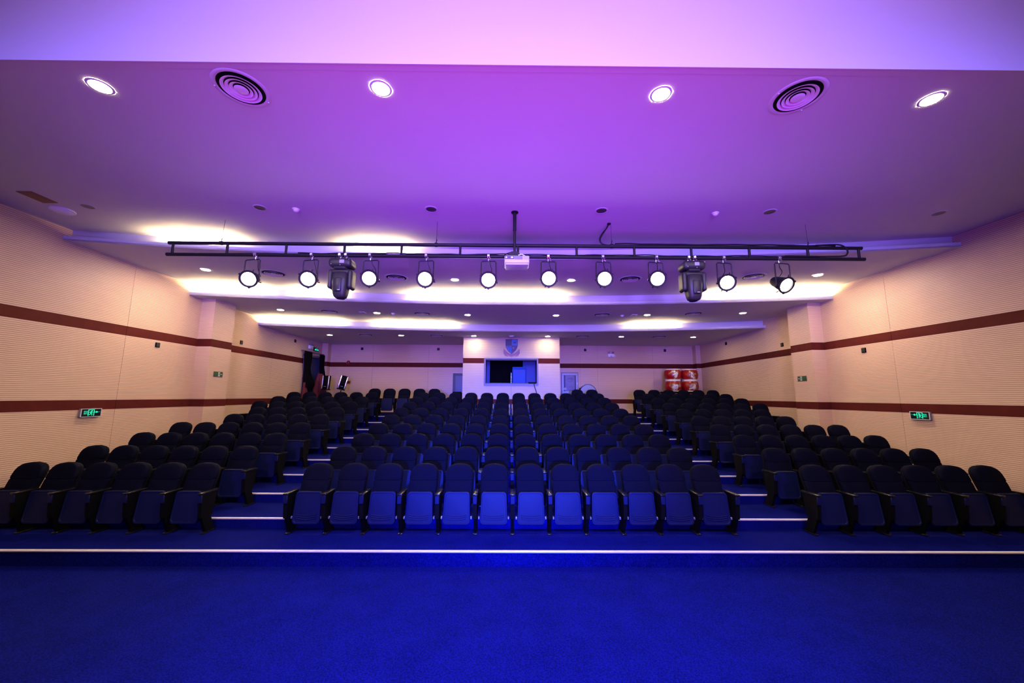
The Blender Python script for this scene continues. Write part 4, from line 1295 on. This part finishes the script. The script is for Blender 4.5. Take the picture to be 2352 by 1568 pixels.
def drum_mat(name, seed):
    """red lacquer with a swirling gold and pale dragon painted on the side facing the hall"""
    m = bpy.data.materials.new(name)
    m.use_nodes = True
    nt = m.node_tree; N = nt.nodes.new; L = nt.links.new
    b = nt.nodes['Principled BSDF']
    b.inputs['Roughness'].default_value = 0.28
    tc = N('ShaderNodeTexCoord')
    mp = N('ShaderNodeMapping'); mp.inputs['Location'].default_value = (seed * 1.7, seed * 0.9, seed * 2.3)
    L(tc.outputs['Object'], mp.inputs[0])
    n = N('ShaderNodeTexNoise'); n.inputs['Scale'].default_value = 5.0; n.inputs['Detail'].default_value = 3; n.inputs['Distortion'].default_value = 1.6
    L(mp.outputs[0], n.inputs['Vector'])
    sp = N('ShaderNodeVectorMath'); sp.operation = 'DISTANCE'; sp.inputs[1].default_value = (0, -0.33, 0.22)
    L(tc.outputs['Object'], sp.inputs[0])
    fall = N('ShaderNodeMapRange'); fall.inputs['From Min'].default_value = 0.08; fall.inputs['From Max'].default_value = 0.36
    fall.inputs['To Min'].default_value = 0.17; fall.inputs['To Max'].default_value = -0.32
    L(sp.outputs['Value'], fall.inputs['Value'])
    ad = N('ShaderNodeMath'); ad.operation = 'ADD'
    L(n.outputs['Fac'], ad.inputs[0]); L(fall.outputs[0], ad.inputs[1])
    r = N('ShaderNodeValToRGB'); r.color_ramp.interpolation = 'EASE'
    e = r.color_ramp.elements
    e[0].position = 0.0; e[0].color = (0.30, 0.004, 0.004, 1)
    e[1].position = 0.50; e[1].color = (0.28, 0.005, 0.005, 1)
    for p_, c in ((0.55, (0.20, 0.09, 0.03)), (0.63, (0.32, 0.21, 0.10)), (0.70, (0.62, 0.55, 0.52))):
        k = e.new(p_); k.color = (*c, 1)
    L(ad.outputs[0], r.inputs[0]); L(r.outputs[0], b.inputs['Base Color'])
    return m


DH = 0.455
rk = thing('drum_rack', 'low black table carrying the stacked red drums', 'table', (7.03, 15.6, BACKZ))
MB().rbox(-0.74, 0.72, -0.36, 0.36, 0.86, 0.915, 0.006, 1).build('top', M['black'], rk)
for sx in (-0.68, 0.66):
    for sy in (-0.31, 0.31):
        MB().box(sx - 0.025, sx + 0.025, sy - 0.025, sy + 0.025, 0, 0.865).build('leg', M['steel'], rk)
dprof = [(0.285, 0.03), (0.318, 0.10), (0.335, 0.19), (0.337, 0.235), (0.333, 0.28), (0.316, 0.36), (0.285, 0.425)]
m_rim0 = MB().lathe([(0.280, 0.0), (0.292, 0.004), (0.296, 0.018), (0.290, 0.034), (0.280, 0.036)], 40).mesh('lower_skin', M['skin'])
m_rim1 = MB().lathe([(0.280, 0.419), (0.290, 0.421), (0.296, 0.437), (0.292, 0.451), (0.280, DH)], 40).mesh('upper_skin', M['skin'])
stud = MB()
for k in range(36):
    a = 2 * PI * k / 36
    for h in (0.052, 0.402):
        r_ = 0.297
        stud.lathe([(0.009, 0.0), (0.007, 0.006), (0, 0.008)], 6, Matrix.Translation((r_ * math.cos(a), r_ * math.sin(a), h)) @ Matrix.Rotation(a, 4, 'Z') @ Matrix.Rotation(PI / 2, 4, 'Y'))
m_stud = stud.mesh('nail_rows', M['gold'])
m_ringh = MB().lathe([(0.036, -0.006), (0.048, -0.006), (0.048, 0.006), (0.036, 0.006), (0.036, -0.006)], 16, Matrix.Translation((0.345, 0, 0.22)) @ Matrix.Rotation(PI / 2, 4, 'X'), True, False).mesh('ring_handle', M['chrome'])
for i, (x, lvl, lab) in enumerate(((6.70, 0, 'lower left'), (7.385, 0, 'lower right'), (6.70, 1, 'upper left'), (7.385, 1, 'upper right'))):
    t = thing('dragon_drum', 'red lacquered drum with painted dragon, %s of the stack of four' % lab, 'drum', (x, 15.6, BACKZ + 0.916 + lvl * (DH + 0.001)), 'red drums by the right corner')
    MB().lathe(dprof, 44, None, True, False).build('shell', drum_mat('drum_paint_%d' % i, i + 1), t)
    link('lower_skin', m_rim0, t); link('upper_skin', m_rim1, t)
    st = link('nail_rows', m_stud, t); st['kind'] = 'stuff'
    if x > 7: link('ring_handle', m_ringh, t)

t = thing('bass_drum', 'white headed bass drum with dark hoop standing behind the last row', 'drum', (3.21, 15.7, 2.165))
rotx = Matrix.Rotation(PI / 2, 4, 'X')
MB().lathe([(0.0, 0.152), (0.325, 0.150), (0.325, 0.148)], 48, rotx).build('head', M['projector'], t)
MB().lathe([(0.325, 0.13), (0.345, 0.13), (0.345, 0.165), (0.325, 0.165), (0.325, 0.13)], 48, rotx, True, False).build('hoop', M['crestrim'], t)
MB().lathe([(0.328, -0.15), (0.328, 0.14)], 48, rotx).build('shell', M['darkgrey'], t)
for k in range(8):
    a = PI / 8 + PI / 4 * k
    MB().rbox(-0.012, 0.012, -0.17, -0.10, 0.338, 0.358, 0.004, 1, Matrix.Rotation(a, 4, 'Y')).build('claw', M['chrome'], t)
MB().rbox(-0.36, -0.32, -0.20, -0.12, 0.10, 0.20, 0.008, 2).build('bracket', M['black'], t)
for s in (-1, 1):
    MB().tube([(s * 0.2, -0.05, -0.25), (s * 0.36, -0.12, 2 * 0 + BACKZ - 2.165)], 0.013, 8).build('leg', M['steel'], t)
    MB().tube([(s * 0.2, 0.05, -0.25), (s * 0.36, 0.14, BACKZ - 2.165)], 0.013, 8).build('leg', M['steel'], t)
